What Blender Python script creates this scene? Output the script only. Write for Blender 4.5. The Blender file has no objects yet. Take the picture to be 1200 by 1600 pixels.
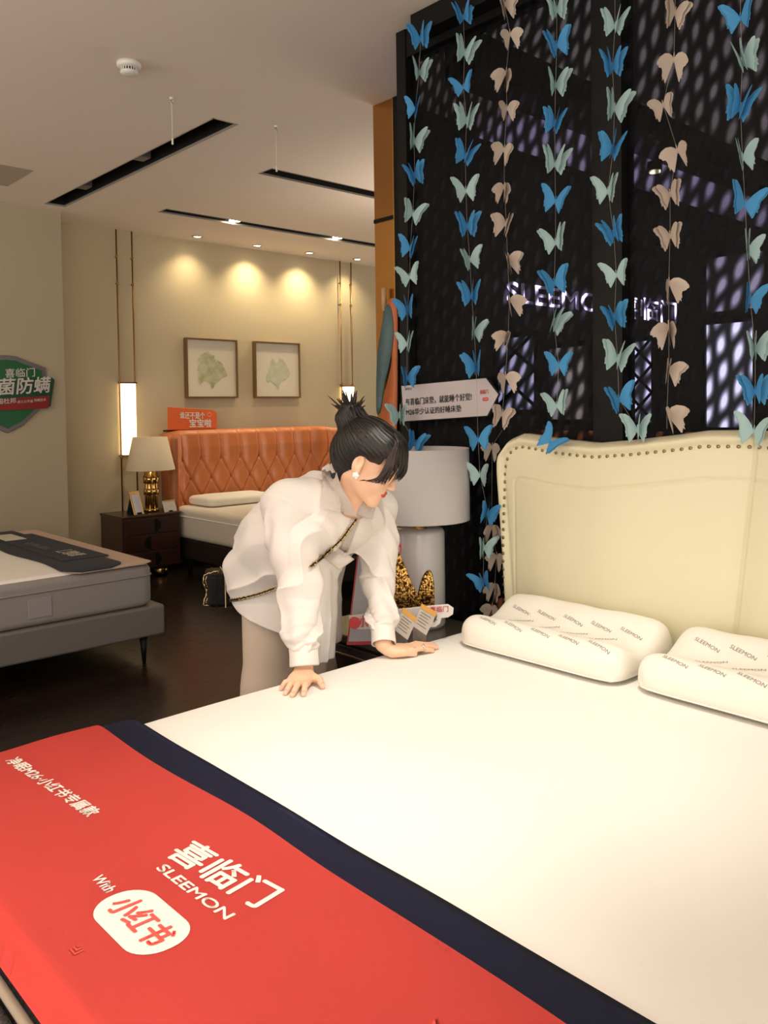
import bpy, bmesh, math, random
import numpy as np
from mathutils import Vector, Matrix
random.seed(7)
PI = math.pi
col = bpy.context.scene.collection
sc = bpy.context.scene

# ---------------------------------------------------------------- camera
FPX, YAW, PITCH, ROLL, CY0, CX0 = 1299.1, .743, -.0311, -.0140, 678.3, 600.
CAM = np.array([0, 0, 1.42])
def cam_rows():
    cy, sy = math.cos(YAW), math.sin(YAW)
    F = np.array([sy*math.cos(PITCH), cy*math.cos(PITCH), math.sin(PITCH)])
    r = np.array([cy, -sy, 0]); u = np.cross(r, F)
    cr, sr = math.cos(ROLL), math.sin(ROLL)
    return np.array([cr*r+sr*u, -(-sr*r+cr*u), F])
M = cam_rows()
U, V, W = M[0], -M[1], M[2]          # right, up, forward
def ray(x, y): return M.T @ np.array([(x-CX0)/FPX, (y-CY0)/FPX, 1])
def at(x, y, w): return CAM + ray(x, y)*w
def onz(x, y, z): d = ray(x, y); return CAM + d*(z-CAM[2])/d[2]
def onx(x, y, X): d = ray(x, y); return CAM + d*(X-CAM[0])/d[0]
def ony(x, y, Y): d = ray(x, y); return CAM + d*(Y-CAM[1])/d[1]
cd = bpy.data.cameras.new('camera'); cam = bpy.data.objects.new('camera', cd); col.objects.link(cam)
cd.sensor_fit = 'HORIZONTAL'; cd.sensor_width = 36; cd.lens = FPX/1200*36
cd.shift_y = -(800-CY0)/1200; cd.clip_start = .05; cd.clip_end = 60
mw = Matrix.Identity(4)
for i in range(3):
    mw[i][0] = U[i]; mw[i][1] = V[i]; mw[i][2] = -W[i]; mw[i][3] = CAM[i]
cam.matrix_world = mw
sc.camera = cam

# ---------------------------------------------------------------- world, exposure, ceiling lighting
sc.view_settings.view_transform = 'Standard'; sc.view_settings.look = 'None'
sc.view_settings.gamma = 1; sc.view_settings.exposure = 0; sc.view_settings.use_curve_mapping = False
wd = bpy.data.worlds.new('world'); sc.world = wd; wd.use_nodes = True
wd.node_tree.nodes['Background'].inputs[0].default_value = (1, .91, .82, 1)
wd.node_tree.nodes['Background'].inputs[1].default_value = 1.9
ZC = 3.02
def spot(name, loc, target, power, angle, color=(1, .84, .62), blend=.6, size=.04):
    l = bpy.data.lights.new(name, 'SPOT'); l.energy = power; l.spot_size = math.radians(angle)
    l.spot_blend = blend; l.color = color; l.shadow_soft_size = size
    o = bpy.data.objects.new(name, l); col.objects.link(o); o.location = loc
    o.rotation_euler = (Vector(target)-Vector(loc)).to_track_quat('-Z', 'Y').to_euler()
    return o
def area(name, loc, target, power, sx, sy, color=(1, .86, .68)):
    l = bpy.data.lights.new(name, 'AREA'); l.energy = power; l.shape = 'RECTANGLE'; l.size = sx; l.size_y = sy; l.color = color
    o = bpy.data.objects.new(name, l); col.objects.link(o); o.location = loc
    o.rotation_euler = (Vector(target)-Vector(loc)).to_track_quat('-Z', 'Y').to_euler()
    return o
# ceiling spots over the big bed (above the frame)
spot('bed_spot_light', (1.55, .85, 2.95), (1.70, 1.38, .6), 120, 50, (1, .95, .85), .9)
spot('bed_spot_light', (1.15, .9, 2.95), (1.30, 1.55, .6), 30, 56, (1, .92, .80), .9)
spot('bed_spot_light', (.55, .6, 2.95), (.48, 1.22, .6), 125, 44, (1, .90, .80), 1.0)  # extra spot added to brighten the red runner at the foot
spot('headboard_spot_light', (1.7, .6, 2.95), (2.4, 1.0, .95), 5, 56, (1, .88, .66), .9)
spot('person_spot_light', (2.15, 1.0, 2.95), (1.66, 2.15, 1.0), 16, 40, (1, .94, .85), .9)
# added unseen area lights: soft fill for the room, uplights brightening the ceiling
area('added_room_fill', (-1.2, -1.2, 2.9), (.4, .6, .8), 20, 1.6, 1.6, (1, .86, .72))
area('added_ceiling_uplight', (-1.3, .8, 2.15), (-1.3, .8, 5), 105, 2.6, 2.2, (1, .90, .80))
area('added_ceiling_uplight', (-1.2, 4.6, 2.3), (-.9, 4.6, 5), 34, 1.6, 1.6, (1, .88, .76))
area('added_ceiling_uplight', (4.5, 3.95, 2.15), (4.1, 4.1, 5), 13, 1.6, .9, (1, .86, .72))
area('added_room_fill', (-.6, 3.2, 2.98), (.4, 3.6, 0), 13, 1.2, 1.2, (1, .84, .66))

# ---------------------------------------------------------------- materials
MATS = {}
def mat(name, color=(.8, .8, .8), rough=.6, metal=0, emit=None, estr=0, noise=0, nscale=8, bump=0, bscale=40, coat=0, trans=0, sheen=0, sub=0, spec=None):
    if name in MATS: return MATS[name]
    m = bpy.data.materials.new(name); m.use_nodes = True; nt = m.node_tree; b = nt.nodes['Principled BSDF']
    b.inputs['Base Color'].default_value = (*color, 1); b.inputs['Roughness'].default_value = rough
    b.inputs['Metallic'].default_value = metal; b.inputs['Coat Weight'].default_value = coat
    b.inputs['Transmission Weight'].default_value = trans; b.inputs['Sheen Weight'].default_value = sheen
    b.inputs['Subsurface Weight'].default_value = sub
    if sub: b.inputs['Subsurface Radius'].default_value = (.02, .008, .004); b.inputs['Subsurface Scale'].default_value = .5
    if spec is not None: b.inputs['Specular IOR Level'].default_value = spec
    if emit: b.inputs['Emission Color'].default_value = (*emit, 1); b.inputs['Emission Strength'].default_value = estr
    tc = nt.nodes.new('ShaderNodeTexCoord')
    if noise:
        n = nt.nodes.new('ShaderNodeTexNoise'); n.inputs['Scale'].default_value = nscale; n.inputs['Detail'].default_value = 4
        nt.links.new(tc.outputs['Object'], n.inputs['Vector'])
        mr = nt.nodes.new('ShaderNodeMapRange'); mr.inputs[3].default_value = 1-noise; mr.inputs[4].default_value = 1+noise
        nt.links.new(n.outputs[0], mr.inputs[0])
        mx = nt.nodes.new('ShaderNodeMix'); mx.data_type = 'RGBA'; mx.blend_type = 'MULTIPLY'; mx.inputs[0].default_value = 1
        mx.inputs[6].default_value = (*color, 1); nt.links.new(mr.outputs[0], mx.inputs[7]); nt.links.new(mx.outputs[2], b.inputs['Base Color'])
    if bump:
        n = nt.nodes.new('ShaderNodeTexNoise'); n.inputs['Scale'].default_value = bscale; n.inputs['Detail'].default_value = 3
        nt.links.new(tc.outputs['Object'], n.inputs['Vector'])
        bp = nt.nodes.new('ShaderNodeBump'); bp.inputs['Strength'].default_value = bump; bp.inputs['Distance'].default_value = .01
        nt.links.new(n.outputs[0], bp.inputs['Height']); nt.links.new(bp.outputs[0], b.inputs['Normal'])
    MATS[name] = m; return m

def floor_mat():
    m = mat('dark_wood_floor', (.03, .02, .015), .22); nt = m.node_tree; b = nt.nodes['Principled BSDF']
    tc = nt.nodes.new('ShaderNodeTexCoord')
    br = nt.nodes.new('ShaderNodeTexBrick'); br.inputs['Scale'].default_value = 1; br.inputs['Brick Width'].default_value = 1.2
    br.inputs['Row Height'].default_value = .13; br.inputs['Mortar Size'].default_value = .003
    br.inputs['Color1'].default_value = (.030, .017, .012, 1); br.inputs['Color2'].default_value = (.018, .010, .007, 1); br.inputs['Mortar'].default_value = (.004, .003, .003, 1)
    nt.links.new(tc.outputs['Object'], br.inputs['Vector'])
    mp = nt.nodes.new('ShaderNodeMapping'); mp.inputs['Scale'].default_value = (3, 40, 1); nt.links.new(tc.outputs['Object'], mp.inputs[0])
    n = nt.nodes.new('ShaderNodeTexNoise'); n.inputs['Scale'].default_value = 2; n.inputs['Detail'].default_value = 5; nt.links.new(mp.outputs[0], n.inputs['Vector'])
    mx = nt.nodes.new('ShaderNodeMix'); mx.data_type = 'RGBA'; mx.blend_type = 'MULTIPLY'; mx.inputs[0].default_value = .7
    nt.links.new(br.outputs[0], mx.inputs[6]); nt.links.new(n.outputs[1], mx.inputs[7]); nt.links.new(mx.outputs[2], b.inputs['Base Color'])
    mr = nt.nodes.new('ShaderNodeMapRange'); mr.inputs[3].default_value = .16; mr.inputs[4].default_value = .34
    nt.links.new(n.outputs[0], mr.inputs[0]); nt.links.new(mr.outputs[0], b.inputs['Roughness'])
    return m
M_CEIL = mat('ceiling_paint', (.82, .72, .62), .9, noise=.02, nscale=1.5)
def wall_mat(name, c):
    m = mat(name, c, .85, noise=.03, nscale=2, bump=.15, bscale=220); return m
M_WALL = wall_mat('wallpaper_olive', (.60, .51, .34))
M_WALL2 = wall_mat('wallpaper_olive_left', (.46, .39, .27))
M_FLOOR = floor_mat()
M_BLACK = mat('black_frame', (.005, .005, .005), .5, spec=.2)
M_DARK = mat('dark_room', (.015, .014, .016), .8)
M_BRASS = mat('brass', (.75, .48, .17), .22, 1)
M_DBRASS = mat('dark_brass_rod', (.32, .17, .06), .35, 1)
M_WHITEP = mat('white_plastic', (.75, .72, .66), .4)
M_STEEL = mat('steel', (.6, .58, .55), .3, 1)

# ---------------------------------------------------------------- helpers
BASE = {}
def root_loc(o):
    while o.parent: o = o.parent
    return BASE.get(o.name, Vector((0, 0, 0)))
def finish(name, me, m, parent=None, smooth=False):
    me.name = name
    o = bpy.data.objects.new(name, me); col.objects.link(o)
    if m is not None:
        for q in (m if isinstance(m, (list, tuple)) else [m]): me.materials.append(q)
    if parent:
        o.parent = parent; L = root_loc(parent)
        if L.length: me.transform(Matrix.Translation(-L))
    if smooth:
        for p in me.polygons: p.use_smooth = True
    return o
def obj(name, bm, m, parent=None, smooth=False, bevel=0, segs=2):
    if bevel:
        bmesh.ops.recalc_face_normals(bm, faces=bm.faces); bm.normal_update()
        es = [e for e in bm.edges if len(e.link_faces) == 2 and e.calc_face_angle(0) > .5]
        bmesh.ops.bevel(bm, geom=es, offset=bevel, segments=segs, profile=.5, affect='EDGES', clamp_overlap=True)
    bmesh.ops.recalc_face_normals(bm, faces=bm.faces)
    if bm.calc_volume(signed=True) < 0: bmesh.ops.reverse_faces(bm, faces=bm.faces)
    me = bpy.data.meshes.new(name); bm.to_mesh(me); bm.free()
    o = finish(name, me, m, parent, smooth or bevel > 0)
    if bevel and not smooth: w_ = o.modifiers.new('weighted_normal', 'WEIGHTED_NORMAL'); w_.weight = 100
    return o
def tag(o, label=None, cat=None, group=None, kind=None):
    if label: o['label'] = label
    if cat: o['category'] = cat
    if group: o['group'] = group
    if kind: o['kind'] = kind
    return o
def thing(name, label, cat, loc, group=None):
    o = bpy.data.objects.new(name, None); col.objects.link(o); o.location = loc; o.empty_display_size = .1
    BASE[o.name] = Vector(loc); tag(o, label, cat, group); return o
def struct(name, bm, m, **k):
    o = obj(name, bm, m, **k); o['kind'] = 'structure'; return o
def addbox(bm, x0, y0, z0, x1, y1, z1):
    vs = [bm.verts.new(p) for p in ((x0,y0,z0),(x1,y0,z0),(x1,y1,z0),(x0,y1,z0),(x0,y0,z1),(x1,y0,z1),(x1,y1,z1),(x0,y1,z1))]
    for f in ((3,2,1,0),(4,5,6,7),(0,1,5,4),(1,2,6,5),(2,3,7,6),(3,0,4,7)): bm.faces.new([vs[i] for i in f])
    return vs
def box(x0, y0, z0, x1, y1, z1):
    bm = bmesh.new(); addbox(bm, x0, y0, z0, x1, y1, z1); return bm
def addcyl(bm, p0, p1, r0, r1=None, n=24, caps=True):
    r1 = r0 if r1 is None else r1
    p0 = Vector(p0); p1 = Vector(p1); d = (p1-p0).normalized()
    a = d.orthogonal().normalized(); b = d.cross(a)
    R = []
    for p, r in ((p0, r0), (p1, r1)):
        R.append([bm.verts.new(p+(a*math.cos(t)+b*math.sin(t))*r) for t in [2*PI*i/n for i in range(n)]])
    for i in range(n): bm.faces.new((R[0][i], R[0][(i+1) % n], R[1][(i+1) % n], R[1][i]))
    if caps: bm.faces.new(R[0][::-1]); bm.faces.new(R[1])
def cyl(*a, **k):
    bm = bmesh.new(); addcyl(bm, *a, **k); return bm
def lathe(bm, cx, cy, prof, n=40, close=False):
    rings = []
    for r, z in prof:
        if r < 1e-5: rings.append([bm.verts.new((cx, cy, z))])
        else: rings.append([bm.verts.new((cx+r*math.cos(2*PI*i/n), cy+r*math.sin(2*PI*i/n), z)) for i in range(n)])
    for A, B in zip(rings, rings[1:]):
        for i in range(n):
            j = (i+1) % n
            if len(A) == 1 and len(B) == 1: continue
            if len(A) == 1: bm.faces.new((A[0], B[i], B[j]))
            elif len(B) == 1: bm.faces.new((A[i], A[j], B[0]))
            else: bm.faces.new((A[i], A[j], B[j], B[i]))
def addtube(bm, pts, r, n=8, caps=True):
    pts = [Vector(p) for p in pts]; rs = r if isinstance(r, (list, tuple)) else [r]*len(pts)
    prev = None; rings = []
    for i, p in enumerate(pts):
        t = (pts[min(i+1, len(pts)-1)]-pts[max(i-1, 0)]).normalized()
        a = t.orthogonal().normalized() if prev is None else (prev-t*prev.dot(t)).normalized()
        prev = a; b = t.cross(a)
        rings.append([bm.verts.new(p+(a*math.cos(2*PI*k/n)+b*math.sin(2*PI*k/n))*rs[i]) for k in range(n)])
    for A, B in zip(rings, rings[1:]):
        for k in range(n): bm.faces.new((A[k], A[(k+1) % n], B[(k+1) % n], B[k]))
    if caps: bm.faces.new(rings[0][::-1]); bm.faces.new(rings[-1])
def tube(pts, r, n=8):
    bm = bmesh.new(); addtube(bm, pts, r, n); return bm
def prism(bm, poly, o, ax, ay, t):
    """polygon (2D) extruded by vector t, laid out from o along ax, ay"""
    o, ax, ay, t = (Vector(q) for q in (o, ax, ay, t))
    A = [bm.verts.new(o+ax*x+ay*y) for x, y in poly]; B = [bm.verts.new(v.co+t) for v in A]
    bm.faces.new(A[::-1]); bm.faces.new(B); n = len(A)
    for i in range(n): bm.faces.new((A[i], A[(i+1) % n], B[(i+1) % n], B[i]))
def rrect(w, h, r, n=5):
    P = []
    for cx, cy, a0 in ((w-r, h-r, 0), (r, h-r, 90), (r, r, 180), (w-r, r, 270)):
        for i in range(n+1):
            a = math.radians(a0+90*i/n); P.append((cx+r*math.cos(a), cy+r*math.sin(a)))
    return P
def smooth_grid_box(x0, y0, z0, x1, y1, z1, r=.04, top=None, seg=6, nx=24, ny=24, bottom=True):
    """soft cushion-like box: grid top with rounded shoulder; top(u,v) adds height"""
    bm = bmesh.new()
    bmb = addbox(bm, x0, y0, z0, x1, y1, z1)
    bmesh.ops.bevel(bm, geom=bm.edges[:], offset=r, segments=seg, profile=.5, affect='EDGES')
    return bm

def text_mesh(body, width=None, height=None, bold=0, ext=.0004, shear=0):
    """flat lettering: mesh with origin at its lower left, x right, y up, extruded ext in z"""
    c = bpy.data.curves.new('lettering', 'FONT'); c.body = body; c.size = 1; bold_by = bold; c.extrude = 0; c.shear = shear
    c.resolution_u = 3
    o = bpy.data.objects.new('lettering', c); col.objects.link(o)
    bpy.context.view_layer.update()
    dg = bpy.context.evaluated_depsgraph_get(); me = bpy.data.meshes.new_from_object(o.evaluated_get(dg))
    bpy.data.objects.remove(o); bpy.data.curves.remove(c); me.materials.clear()
    n = len(me.vertices); co = np.empty(n*3); me.vertices.foreach_get('co', co); co = co.reshape(-1, 3)
    mn = co.min(0); mx = co.max(0); co[:, :2] -= mn[:2]
    w, h = mx[0]-mn[0], mx[1]-mn[1]
    sx = width/w if width else height/h; sy = height/h if height else sx
    co[:, 0] *= sx; co[:, 1] *= sy; co[:, 2] = 0
    me.vertices.foreach_set('co', co.reshape(-1)); me.update()
    if bold_by:                                   # heavier strokes: the same lettering laid again a hair to each side
        bm = bmesh.new(); q = sy*bold_by
        for k, (dx, dy_) in enumerate(((-q, 0), (q, 0), (0, -q*.8), (0, q*.8), (0, 0))):
            t0 = me.copy(); t0.transform(Matrix.Translation((dx, dy_, k*.0003))); bm.from_mesh(t0); bpy.data.meshes.remove(t0)
        bm.to_mesh(me); bm.free()
    return me
def put_text(name, body, o, ax, ay, m, parent, width=None, height=None, bold=0.0, lift=.0015, f=None):
    """o lower-left corner, ax reading direction, ay up direction of the letters; f maps world points onto a surface"""
    me = text_mesh(body, width, height, bold)
    o, ax, ay = Vector(o), Vector(ax).normalized(), Vector(ay).normalized(); nz = ax.cross(ay)
    bm = bmesh.new(); bm.from_mesh(me); bpy.data.meshes.remove(me)
    if f: bmesh.ops.subdivide_edges(bm, edges=[e for e in bm.edges if e.calc_length() > .02], cuts=1)
    for v in bm.verts:
        p = o+ax*v.co.x+ay*v.co.y+nz*(lift+v.co.z)
        v.co = f(p) if f else p
    return obj(name, bm, m, parent)

def copy_tree(o, parent=None):
    c = o.copy(); col.objects.link(c)
    if parent: c.parent = parent
    else: BASE[c.name] = BASE.get(o.name, Vector((0, 0, 0)))
    for ch in list(o.children): copy_tree(ch, c)
    return c
ORD = ['first', 'second', 'third', 'fourth', 'fifth', 'sixth', 'seventh', 'eighth', 'ninth', 'tenth', 'eleventh', 'twelfth', 'thirteenth', 'fourteenth', 'fifteenth', 'sixteenth', 'seventeenth', 'eighteenth']
# ================================================================ THE SETTING
YB = 7.0; YL = 6.60; XL = 2.62
bm = box(-4, -4, -.06, 9, 7.2, 0); struct('floor', bm, M_FLOOR)
# ceiling with three long slots cut into it
SLOTS = [(2.44, 4.0, 2.60, 6.46), (3.23, 4.58, 4.9, 4.74), (3.23, 6.02, 6.3, 6.16)]
bm = bmesh.new()
xs = sorted({-4, 9, *[s[0] for s in SLOTS], *[s[2] for s in SLOTS]}); ys = sorted({-4, 7.2, *[s[1] for s in SLOTS], *[s[3] for s in SLOTS]})
for i in range(len(xs)-1):
    for j in range(len(ys)-1):
        mx, my = (xs[i]+xs[i+1])/2, (ys[j]+ys[j+1])/2
        if any(s[0] < mx < s[2] and s[1] < my < s[3] for s in SLOTS): continue
        addbox(bm, xs[i], ys[j], ZC, xs[i+1], ys[j+1], ZC+.05)
struct('ceiling', bm, M_CEIL)
M_LIP = mat('slot_lip', (.42, .38, .33), .5, .3)
M_SLOT = mat('slot_black', (.004, .004, .004), .7)
for k, (x0, y0, x1, y1) in enumerate(SLOTS):
    bm = bmesh.new(); addbox(bm, x0-.01, y0-.01, ZC+.20, x1+.01, y1+.01, ZC+.22)
    for b in ((x0-.02, y0-.02, x0, y1+.02), (x1, y0-.02, x1+.02, y1+.02), (x0, y0-.02, x1, y0), (x0, y1, x1, y1+.02)): addbox(bm, b[0], b[1], ZC+.051, b[2], b[3], ZC+.2)
    struct('ceiling_slot', bm, M_SLOT)
    bm = bmesh.new(); t = .012; z0 = ZC-.003; z1 = ZC+.010
    for b in ((x0, y0, x0+t*.5, y1), (x1-t*.5, y0, x1, y1), (x0, y0, x1, y0+t*.5), (x0, y1-t*.5, x1, y1)): addbox(bm, b[0], b[1], z0, b[2], b[3], z1)
    struct('trim_%d' % (k+1), bm, M_LIP)
    bm = bmesh.new()
    for b in ((x0, y0, x0+.004, y1), (x1-.004, y0, x1, y1), (x0, y0, x1, y0+.004), (x0, y1-.004, x1, y1)): addbox(bm, b[0], b[1], ZC+.010, b[2], b[3], ZC+.2)
    struct('slot_liner', bm, M_SLOT)
bm = box(XL-.3, YB, 0, 9, YB+.1, ZC+.05); struct('wall_back', bm, M_WALL)
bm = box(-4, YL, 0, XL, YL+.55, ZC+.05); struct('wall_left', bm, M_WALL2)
bm = box(XL-.3, YB-.012, 0, 9, YB, .08); struct('baseboard_back', bm, mat('baseboard_dark', (.05, .03, .02), .4))

# ceiling fittings
M_LAMP = mat('downlight_glow', (1, .95, .85), .5, emit=(1, .86, .62), estr=26)
for i, (x, y, d) in enumerate(((3.95, 6.79, 'leftmost'), (4.61, 6.80, 'second from the left'), (5.24, 6.79, 'third from the left'), (5.86, 6.76, 'nearest the bronze column'))):
    t = thing('ceiling_downlight', f'small round downlight above the framed prints, {d} in the row', 'ceiling light', (x, y, ZC), 'downlights along the back wall')
    bm = bmesh.new(); lathe(bm, x, y, [(.034, ZC-.001), (.052, ZC-.002), (.052, ZC-.008), (.036, ZC-.010), (.034, ZC-.001)], 28); obj('bezel', bm, M_STEEL, t, True)
    bm = bmesh.new(); lathe(bm, x, y, [(0, ZC-.004), (.034, ZC-.004), (.034, ZC-.0015), (0, ZC-.0015)], 28); obj('lens', bm, M_LAMP, t)
    s = spot('downlight_beam', (x, y, ZC-.015), (x-.0, YB+.10, 1.1), (18, 36, 40, 24)[i], 112, (1, .80, .48), 1.0, .03); s.parent = t; s.location = Vector((0, 0, -.015))
for i, (x, y, d) in enumerate(((3.91, 6.10, 'left'), (5.04, 6.10, 'right'))):
    t = thing('track_spotlight', f'lit square spotlight set in the far ceiling slot, the {d} one', 'ceiling light', (x, y, ZC), 'spotlights in the far ceiling slot')
    obj('housing', box(x-.08, y-.06, ZC+.02, x+.08, y+.05, ZC+.12), M_BLACK, t, bevel=.006)
    bm = bmesh.new(); lathe(bm, x, y, [(0, ZC+.010), (.045, ZC+.010), (.045, ZC+.022), (0, ZC+.022)], 24); obj('lens', bm, M_LAMP, t)
    s = spot('track_beam', (0, 0, 0), (.0, .15, -1), 42, 70, (1, .84, .6), .9, .03); s.parent = t; s.location = (0, 0, .0)
for k, (y, n) in enumerate(((5.0, 'near'), (5.9, 'far'))):
    obj_ = obj('track_spotlight', box(2.455, y-.05, ZC+.02, 2.56, y+.06, ZC+.10), mat('grey_housing', (.16, .15, .14), .5), bevel=.008)
    tag(obj_, f'unlit grey spotlight body in the long near ceiling slot, its {n} one', 'ceiling light', 'unlit spotlights in the long slot')
x, y = 1.77, 3.62
t = thing('smoke_detector', 'round white smoke detector on the ceiling', 'smoke detector', (x, y, ZC))
bm = bmesh.new(); lathe(bm, x, y, [(0, ZC-.001), (.055, ZC-.001), (.055, ZC-.018), (.047, ZC-.026), (0, ZC-.026)], 36); obj('base', bm, M_WHITEP, t, True)
bm = bmesh.new(); lathe(bm, x, y, [(.030, ZC-.026), (.030, ZC-.046), (0, ZC-.046)], 30); obj('chamber', bm, M_BLACK, t)
bm = bmesh.new()
for i in range(18):
    a = 2*PI*i/18; addbox(bm, x+.034*math.cos(a)-.002, y+.034*math.sin(a)-.002, ZC-.044, x+.034*math.cos(a)+.002, y+.034*math.sin(a)+.002, ZC-.026)
obj('grille', bm, M_WHITEP, t)
bm = bmesh.new(); lathe(bm, x, y, [(.040, ZC-.042), (.040, ZC-.047), (.024, ZC-.056), (0, ZC-.058), ], 36); lathe(bm, x, y, [(.040, ZC-.042), (0, ZC-.042)], 36); obj('cap', bm, M_WHITEP, t, True)
bm = bmesh.new(); q = [onz(a, b, ZC) for a, b in ((0, 247), (52, 267), (14, 289))]
addbox(bm, 1.55, 5.62, ZC-.004, 2.06, 6.12, ZC-.0005)
tag(obj('access_hatch', bm, mat('hatch_paint', (.44, .37, .30), .8), bevel=.0015), 'square access hatch in the ceiling at the left', 'ceiling hatch')
for i, (px, py0, py1, d) in enumerate(((268, 152, 215, 'beside the long diagonal slot'), (431, 196, 258, 'above the short middle slot'))):
    p = onz(px, py0, ZC); L = .22 if i == 0 else .24
    t = thing('ceiling_hook', f'small white hook and wire hanging from the ceiling {d}', 'hook', tuple(p), 'hanging hooks')
    bm = bmesh.new(); lathe(bm, p[0], p[1], [(0, ZC-.001), (.012, ZC-.001), (.010, ZC-.010), (0, ZC-.012)], 16); obj('ceiling_plate', bm, M_WHITEP, t, True)
    hk = [(p[0]+.010*math.sin(a), p[1], ZC-.026-.014*math.cos(a)) for a in np.linspace(0, 1.5*PI, 10)]
    obj('hook', tube([(p[0], p[1], ZC-.005)]+hk, .0025), M_STEEL, t, True)
    obj('wire', tube([(p[0], p[1], ZC-.04), (p[0], p[1], ZC-L)], .0014, 6), M_WHITEP, t)
    obj('clip', cyl((p[0], p[1], ZC-L+.012), (p[0], p[1], ZC-L-.018), .005, n=12), M_WHITEP, t)

# ---------------------------------------------------------------- partition with dark mesh glass
XP = 2.50
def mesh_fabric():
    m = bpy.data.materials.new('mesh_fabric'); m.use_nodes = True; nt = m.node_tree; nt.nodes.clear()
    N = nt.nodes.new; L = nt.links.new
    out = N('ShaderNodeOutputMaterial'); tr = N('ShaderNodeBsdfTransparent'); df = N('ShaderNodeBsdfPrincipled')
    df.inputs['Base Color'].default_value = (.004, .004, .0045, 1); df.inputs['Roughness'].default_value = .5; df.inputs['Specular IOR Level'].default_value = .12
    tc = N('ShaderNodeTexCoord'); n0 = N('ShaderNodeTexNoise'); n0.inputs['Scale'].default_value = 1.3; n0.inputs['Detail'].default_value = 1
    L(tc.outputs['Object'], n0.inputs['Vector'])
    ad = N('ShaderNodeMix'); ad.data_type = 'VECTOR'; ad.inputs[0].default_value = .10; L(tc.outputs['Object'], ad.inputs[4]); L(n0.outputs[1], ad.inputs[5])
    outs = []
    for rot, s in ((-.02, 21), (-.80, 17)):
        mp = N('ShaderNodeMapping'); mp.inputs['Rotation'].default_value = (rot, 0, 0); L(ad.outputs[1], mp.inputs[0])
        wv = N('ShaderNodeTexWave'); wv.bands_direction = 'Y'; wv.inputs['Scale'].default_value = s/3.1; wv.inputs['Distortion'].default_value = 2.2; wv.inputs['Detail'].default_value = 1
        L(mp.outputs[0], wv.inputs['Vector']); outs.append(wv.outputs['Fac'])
    mu = N('ShaderNodeMath'); mu.operation = 'MULTIPLY'; L(outs[0], mu.inputs[0]); L(outs[1], mu.inputs[1])  # moire light and dark blobs painted into the transparency by crossed waves
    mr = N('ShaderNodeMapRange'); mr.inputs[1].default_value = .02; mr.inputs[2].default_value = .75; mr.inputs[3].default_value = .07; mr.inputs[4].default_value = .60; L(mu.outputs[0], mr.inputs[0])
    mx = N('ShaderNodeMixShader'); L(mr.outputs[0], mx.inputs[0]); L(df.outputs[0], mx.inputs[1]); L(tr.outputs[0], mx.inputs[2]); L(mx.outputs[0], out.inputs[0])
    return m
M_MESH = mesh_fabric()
M_GLASS = mat('dark_glass', (.9, .9, .95), .02, trans=1)
def partition():
    t = thing('partition_screen', 'tall black framed partition with dark mesh panels behind the cream headboard', 'partition', (XP, 1.0, 0))
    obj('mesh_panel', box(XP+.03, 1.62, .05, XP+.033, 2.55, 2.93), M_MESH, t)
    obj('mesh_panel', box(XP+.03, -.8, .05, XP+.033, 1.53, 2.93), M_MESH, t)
    obj('frame_post', box(XP-.01, 2.545, 0, XP+.07, 2.60, ZC-.002), M_BLACK, t)
    obj('frame_post', box(XP-.01, 1.52, 0, XP+.07, 1.635, ZC-.002), M_BLACK, t)
    obj('frame_post', box(XP-.01, -.86, 0, XP+.07, -.79, ZC-.002), M_BLACK, t)
    obj('top_rail', box(XP-.005, -.79, 2.90, XP+.07, 2.545, ZC-.002), M_BLACK, t)
    obj('header_box', box(2.42, -.86, 2.93, 2.485, 2.44, ZC-.003), M_BLACK, t)
    obj('bottom_rail', box(XP-.005, -.79, 0, XP+.07, 2.545, .05), M_BLACK, t)
    return t
partition()

# bronze mirrored column, its reflection built in as two tones and a black line
t = thing('bronze_column', 'bronze mirror clad column reaching the ceiling beside the black partition', 'column', (3.02, 3.2, 0))
M_BRONZE = mat('bronze_mirror', (.50, .25, .085), .22, 1); M_BRONZE2 = mat('bronze_amber_reflection', (.62, .32, .10), .25, 1)
yf, yn = 3.30, 3.145
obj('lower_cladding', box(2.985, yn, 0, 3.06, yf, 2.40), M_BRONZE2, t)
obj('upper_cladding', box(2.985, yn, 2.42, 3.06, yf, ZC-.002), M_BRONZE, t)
obj('reflected_dark_line', box(2.98, yn-.002, 2.40, 3.06, yf+.002, 2.42), M_BLACK, t)
obj('side_return', box(2.98, yn-.06, 0, 3.06, yn, ZC-.002), M_BLACK, t)
obj('edge_trim', box(2.978, yn-.004, 0, 2.986, yn+.002, ZC-.004), M_BRASS, t)
# reflected painting built as flat coloured shapes in front of the column
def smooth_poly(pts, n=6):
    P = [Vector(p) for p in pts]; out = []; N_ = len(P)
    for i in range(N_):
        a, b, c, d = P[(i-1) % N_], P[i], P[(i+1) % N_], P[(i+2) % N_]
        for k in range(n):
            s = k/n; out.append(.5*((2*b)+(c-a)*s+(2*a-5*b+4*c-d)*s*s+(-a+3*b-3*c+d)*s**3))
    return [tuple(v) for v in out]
t = thing('reflected_painting', 'teal and orange curves made as a painting reflected in the bronze column', 'artwork', (2.97, 3.2, .6))
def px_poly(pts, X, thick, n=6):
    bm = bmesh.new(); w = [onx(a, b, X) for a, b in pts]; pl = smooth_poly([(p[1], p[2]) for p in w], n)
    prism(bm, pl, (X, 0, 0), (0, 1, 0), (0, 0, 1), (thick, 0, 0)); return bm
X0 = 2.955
obj('orange_curve', px_poly([(600, 482), (617, 470), (619, 560), (618, 660), (612, 800), (596, 820), (590, 760), (597, 640), (612, 560), (600, 520)], X0, .012), mat('orange_paint', (.62, .18, .06), .55, noise=.2, nscale=14), t, True)
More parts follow.
